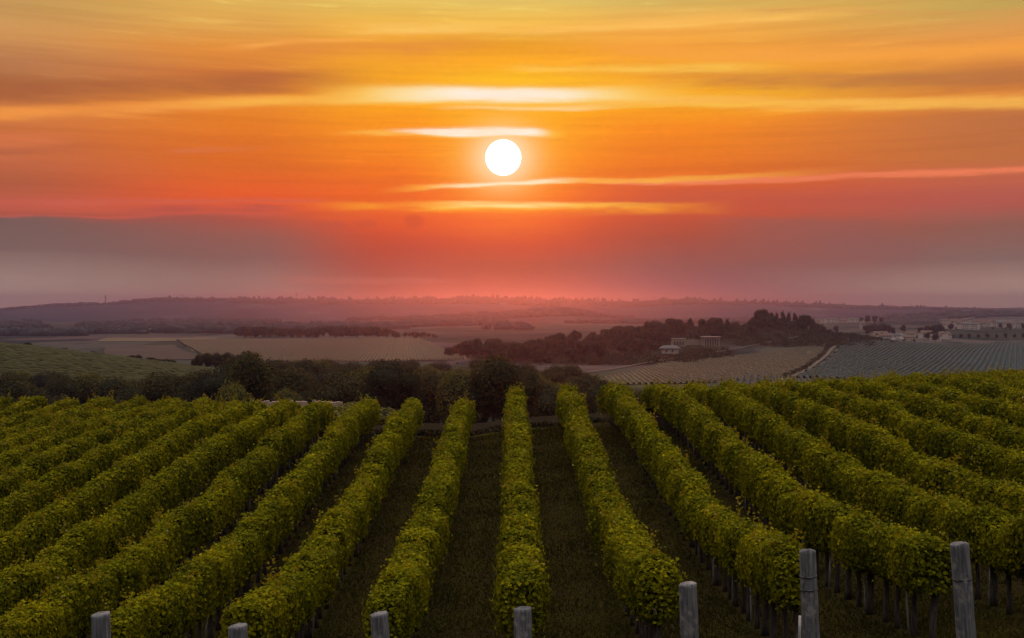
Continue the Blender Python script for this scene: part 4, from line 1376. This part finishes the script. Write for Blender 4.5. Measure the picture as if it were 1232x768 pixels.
def villa():
    px, D = 855, 800
    x, y = at(px, D)
    zt = (HOR - 405) / FPX * D
    zb = (HOR - 419.5) / FPX * D
    H = zt - zb
    root = link('columned_villa', None, label='pale flat-roofed villa with a row of tall columns in the knoll wood', cat='villa', loc=(x, y, zb))
    w, d = 12.0, 9.0
    link('wall', py_mesh('villa_wall', [(*box_vf(-w / 2, -d / 2 + 1.8, -12, w / 2, d / 2, H - 0.9), 0)], [M['render_warm']], False), parent=root)
    link('base', py_mesh('villa_base', [(*box_vf(-w / 2 - 0.5, -d / 2 - 0.6, -12, w / 2 + 0.5, -d / 2 + 1.797, 0.45), 0)], [M['render']], False), parent=root)
    link('roof', py_mesh('villa_roof', [(*box_vf(-w / 2 - 0.6, -d / 2 - 0.6, H - 0.897, w / 2 + 0.6, d / 2 + 0.5, H - 0.25), 0), (*box_vf(-w / 2 - 1.2, -d / 2 - 0.9, H - 0.247, w / 2 + 0.9, d / 2 + 0.8, H), 0)], [M['render']], False), parent=root)
    for k_ in range(7):
        cx_ = -w / 2 + 0.7 + k_ * (w - 1.4) / 6
        v, f = tube([(cx_, -d / 2 + 0.1, 0.45), (cx_, -d / 2 + 0.1, 0.9), (cx_, -d / 2 + 0.1, H - 1.3), (cx_, -d / 2 + 0.1, H - 0.9)], [0.62, 0.5, 0.44, 0.6], 12)
        link('column', py_mesh('villa_column', [(v, f, 0)], [M['render']]), parent=root)
    for k_ in range(6):
        cx_ = -w / 2 + 0.7 + (k_ + 0.5) * (w - 1.4) / 6
        link('window', py_mesh('villa_window', [(*box_vf(cx_ - 0.55, -d / 2 + 1.72, 1.4, cx_ + 0.55, -d / 2 + 1.9, H - 2.2), 0)], [M['window']], False), parent=root)


villa()


def annex():
    D = 800
    x, y = at(816, D)
    zt = (HOR - 408) / FPX * D
    zb = (HOR - 416.5) / FPX * D
    H = zt - zb
    root = link('pavilion', None, label='small pale pavilion with four windows just left of the columned villa', cat='pavilion', loc=(x, y, zb))
    w = 10.0
    V = [(-w / 2 - 0.8, -3, -10), (w / 2 + 0.8, -3, -10), (w / 2 + 0.8, 3, -10), (-w / 2 - 0.8, 3, -10), (-w / 2 + 0.6, -2.6, H), (w / 2 - 0.6, -2.6, H), (w / 2 - 0.6, 2.6, H), (-w / 2 + 0.6, 2.6, H)]
    F = [(0, 3, 2, 1), (4, 5, 6, 7), (0, 1, 5, 4), (1, 2, 6, 5), (2, 3, 7, 6), (3, 0, 4, 7)]
    link('wall', py_mesh('pavilion_wall', [(V, F, 0)], [M['render_warm']], False), parent=root)
    link('roof', py_mesh('pavilion_roof', [(*box_vf(-w / 2, -3.1, H + 0.003, w / 2, 3.1, H + 0.5), 0)], [M['render']], False), parent=root)
    for k_ in range(4):
        cx_ = -3 + k_ * 2
        link('window', py_mesh('pavilion_window', [(*box_vf(cx_ - 0.5, -3.15, 0.8, cx_ + 0.5, -2.6, 3.2), 0)], [M['window']], False), parent=root)
    x, y = at(832, 806)
    r2_ = link('garden_wall', py_mesh('garden_wall', [(*box_vf(-7, -0.5, -10, 7, 0.5, 0.6), 0)] + [(*box_vf(-6.5 + k_ * 2.1, -0.6, 0.603, -5.6 + k_ * 2.1, 0.6, 1.6), 0) for k_ in range(7)], [M['render_warm']], False),
                label='pale garden wall with small piers linking the pavilion to the villa', cat='wall', loc=(x, y, (HOR - 410.5) / FPX * 806))
    D = 745
    x, y = at(806, D)
    zb = gz(x, y) + 0.3
    r3 = link('outbuilding', None, label='low pale outbuilding with a grey roof at the foot of the knoll wood', cat='building', loc=(x, y, zb))
    link('wall', py_mesh('outbuilding_wall', [(*box_vf(-5.5, -3, -4, 5.5, 3, 3.6), 0)], [M['render_white']], False), parent=r3)
    V = [(-7.2, -4, 3.3), (7.2, -4, 3.3), (7.2, 4, 3.3), (-7.2, 4, 3.3), (-4, 0, 5.4), (4, 0, 5.4)]
    F = [(0, 3, 2, 1), (0, 1, 5, 4), (1, 2, 5), (2, 3, 4, 5), (3, 0, 4)]
    link('roof', py_mesh('outbuilding_roof', [(V, F, 0)], [M['roof_grey']], False), parent=r3)
    for k_ in range(2):
        link('window', py_mesh('outbuilding_window', [(*box_vf(-3.3 + k_ * 4, -3.06, 0.8, -2.1 + k_ * 4, -2.9, 2.4), 0)], [M['window']], False), parent=r3)


annex()


def tower():
    D = 1500
    x, y = at(1036, D)
    zt = (HOR - 384.5) / FPX * D
    zb = gz(x, y)
    root = link('white_tower', None, label='slim white tower rising beside the dark round trees of the village', cat='tower', loc=(x, y, zb))
    H = zt - zb
    link('shaft', py_mesh('tower_shaft', [(*box_vf(-1.5, -1.5, -2, 1.5, 1.5, H * 0.62), 0), (*box_vf(-0.9, -0.9, H * 0.62 + 0.003, 0.9, 0.9, H * 0.88), 0)], [M['render_white']], False), parent=root)
    v, f = tube([(0, 0, H * 0.88 + 0.003), (0, 0, H)], [1.0, 0.1], 8)
    link('spire', py_mesh('tower_spire', [(v, f, 0)], [M['roof_grey']]), parent=root)
    link('window', py_mesh('tower_window', [(*box_vf(-0.4, -1.56, H * 0.45, 0.4, -1.4, H * 0.55), 0)], [M['window']], False), parent=root)


tower()


# masts on the far ridge
def mast(px, py, thick, label):
    D = 5300
    x, y = at(px, D)
    zb = gz(x, y)
    h = (HOR - py) / FPX * D - zb + 3
    root = link('radio_mast', None, label=label, cat='mast', group='masts on the far ridge', loc=(x, y, zb - 3))
    r0 = thick / FPX * D / 2
    v, f = tube([(0, 0, 0), (0, 0, h * 0.7), (0, 0, h)], [r0, r0 * 0.85, r0 * 0.45], 8)
    link('shaft', py_mesh('mast_shaft', [(v, f, 0)], [M['mast']]), parent=root)
    v, f = tube([(0, 0, h * 0.72), (0, 0, h * 0.80)], [r0 * 1.6, r0 * 1.6], 8)
    link('antenna', py_mesh('mast_antenna', [(v, f, 0)], [M['mast']]), parent=root)


mast(127, 354, 1.5, 'thick grey mast near the low left end of the far ridge, thickest of the masts')
mast(220, 352.5, 0.5, 'faint hair-thin mast where the left part of the far ridge is highest')
mast(350.5, 356, 0.9, 'short mast, the smaller of two standing close together on the far ridge')
mast(356.5, 352, 1.0, 'taller mast of two standing close together on the far ridge')
mast(444, 354.5, 0.6, 'thin single mast on the far ridge between the paired masts and the sun')
mast(494, 354.5, 0.7, 'thin mast on the far ridge nearest to the setting sun')
mast(745, 361, 0.9, 'stubby mast on the far ridge just right of the sun')

# far woods on the ridges and the misty plain: dark masses nobody could count
def blob_proto():
    t_ = (1 + 5 ** 0.5) / 2
    V = np.array([(-1, t_, 0), (1, t_, 0), (-1, -t_, 0), (1, -t_, 0), (0, -1, t_), (0, 1, t_), (0, -1, -t_), (0, 1, -t_), (t_, 0, -1), (t_, 0, 1), (-t_, 0, -1), (-t_, 0, 1)], float)
    V /= np.linalg.norm(V[0])
    F = np.array([(0, 11, 5), (0, 5, 1), (0, 1, 7), (0, 7, 10), (0, 10, 11), (1, 5, 9), (5, 11, 4), (11, 10, 2), (10, 7, 6), (7, 1, 8), (3, 9, 4), (3, 4, 2), (3, 2, 6), (3, 6, 8), (3, 8, 9), (4, 9, 5), (2, 4, 11), (6, 2, 10), (8, 6, 7), (9, 8, 1)])
    return V, F


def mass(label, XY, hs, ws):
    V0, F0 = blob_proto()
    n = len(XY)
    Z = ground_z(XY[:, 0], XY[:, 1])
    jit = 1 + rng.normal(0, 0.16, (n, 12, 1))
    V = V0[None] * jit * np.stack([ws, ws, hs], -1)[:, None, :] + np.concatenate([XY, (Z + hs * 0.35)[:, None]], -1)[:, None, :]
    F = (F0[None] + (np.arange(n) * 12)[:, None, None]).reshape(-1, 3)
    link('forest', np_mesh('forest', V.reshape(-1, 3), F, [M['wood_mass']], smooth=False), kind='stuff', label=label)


def scatter(n, px0, px1, d0, d1, thr, k, seed):
    px = rng.uniform(px0, px1, n)
    D = rng.uniform(d0, d1, n)
    X = (px - 616) / FPX * D
    keep = waves(X, D, k, seed) > thr
    return np.stack([X, D], -1)[keep]


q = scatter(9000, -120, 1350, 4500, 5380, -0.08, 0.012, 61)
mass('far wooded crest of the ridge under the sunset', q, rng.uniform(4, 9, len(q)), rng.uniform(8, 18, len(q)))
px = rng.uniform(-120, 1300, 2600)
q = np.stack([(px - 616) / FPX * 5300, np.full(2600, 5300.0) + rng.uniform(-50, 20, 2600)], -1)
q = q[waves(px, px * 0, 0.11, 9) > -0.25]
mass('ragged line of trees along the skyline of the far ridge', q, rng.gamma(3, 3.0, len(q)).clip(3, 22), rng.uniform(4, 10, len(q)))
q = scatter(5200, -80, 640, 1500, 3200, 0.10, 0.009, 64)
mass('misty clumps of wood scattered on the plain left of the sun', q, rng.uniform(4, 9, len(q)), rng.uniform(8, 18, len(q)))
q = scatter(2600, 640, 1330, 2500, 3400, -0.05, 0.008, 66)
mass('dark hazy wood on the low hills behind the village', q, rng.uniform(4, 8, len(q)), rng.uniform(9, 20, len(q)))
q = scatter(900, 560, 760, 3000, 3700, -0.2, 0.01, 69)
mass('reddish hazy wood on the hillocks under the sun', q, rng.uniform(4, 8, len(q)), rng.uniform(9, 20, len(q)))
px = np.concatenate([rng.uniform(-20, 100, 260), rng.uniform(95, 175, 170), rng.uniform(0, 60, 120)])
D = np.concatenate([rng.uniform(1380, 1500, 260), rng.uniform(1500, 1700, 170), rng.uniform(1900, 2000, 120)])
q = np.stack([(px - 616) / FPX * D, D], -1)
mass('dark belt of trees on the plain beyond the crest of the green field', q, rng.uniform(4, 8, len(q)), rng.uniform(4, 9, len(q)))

def scrub(label, XY, h, w, per, leaf):
    n = len(XY)
    Z = ground_z(XY[:, 0], XY[:, 1])
    v = rng.normal(size=(n, per, 3))
    v /= np.linalg.norm(v, axis=2, keepdims=True)
    v *= (1 - np.abs(rng.normal(0, 0.2, (n, per, 1))))
    hh = h * rng.uniform(0.6, 1.3, n)
    P = np.stack([XY[:, 0, None] + v[..., 0] * w, XY[:, 1, None] + v[..., 1] * w, Z[:, None] + hh[:, None] * (0.4 + 0.6 * v[..., 2])], -1).reshape(-1, 3)
    V, F = leaves_mesh_data(P, v.reshape(-1, 3) + rng.normal(0, 0.5, (n * per, 3)), leaf * rng.uniform(0.6, 1.3, n * per), fold=0.15)
    link('undergrowth', np_mesh('undergrowth', V, F, [M['tree_dark']]), kind='stuff', label=label)


scrub('dark scrub growing under the trees of the knoll', np.array(UNDER)[:1700], 3.0, 3.4, 60, 0.9)
hp = np.array([plane_pt(944, 456, -31.8), plane_pt(996, 427, ZP), plane_pt(1010, 421.5, ZP)])
ts = np.linspace(0, 2, 330)
q = np.stack([np.interp(ts, [0, 1, 2], hp[:, 0]), np.interp(ts, [0, 1, 2], hp[:, 1])], -1) + rng.normal(0, 0.8, (330, 2))
scrub('dark hedgerow running beside the pale farm track', q, 1.7, 1.8, 50, 0.5)

# ------------------------------------------------------------------ the sun's disc, far outside the air
D = 45000.0
az = math.atan((605.5 - 616) / FPX)
el = math.atan((HOR - 190) / FPX)
sr = 21.2 / FPX * D
import bmesh
bm = bmesh.new()
bmesh.ops.create_icosphere(bm, subdivisions=5, radius=sr)
me = bpy.data.meshes.new('sun_ball')
bm.to_mesh(me)
bm.free()
me.materials.append(M['sun'])
me.polygons.foreach_set('use_smooth', [True] * len(me.polygons))
link('sun', me, label='glaring white disc of the setting sun hanging in the orange sky', cat='sun', loc=(math.sin(az) * D * math.cos(el), math.cos(az) * math.cos(el) * D, math.sin(el) * D))

# ------------------------------------------------------------------ haze
hx, hy0, hy1, hz0, hz1 = 7600.0, -600.0, 7600.0, -60.0, 92.0
V, F = box_vf(-hx, hy0, hz0, hx, hy1, hz1)
hz = link('haze', py_mesh('haze', [(V, F, 0)], [], False), kind='stuff', label='warm evening haze lying over the valley and the hills')
m, t, out = mat('evening_haze')
vol = t.new('ShaderNodeVolumePrincipled')
vol.inputs['Color'].default_value = (0.35, 0.48, 1.0, 1)
vol.inputs['Density'].default_value = 1.8e-4
vol.inputs['Anisotropy'].default_value = 0.855
t.l.new(vol.outputs[0], out.inputs['Volume'])
hz.data.materials.clear()
hz.data.materials.append(m)
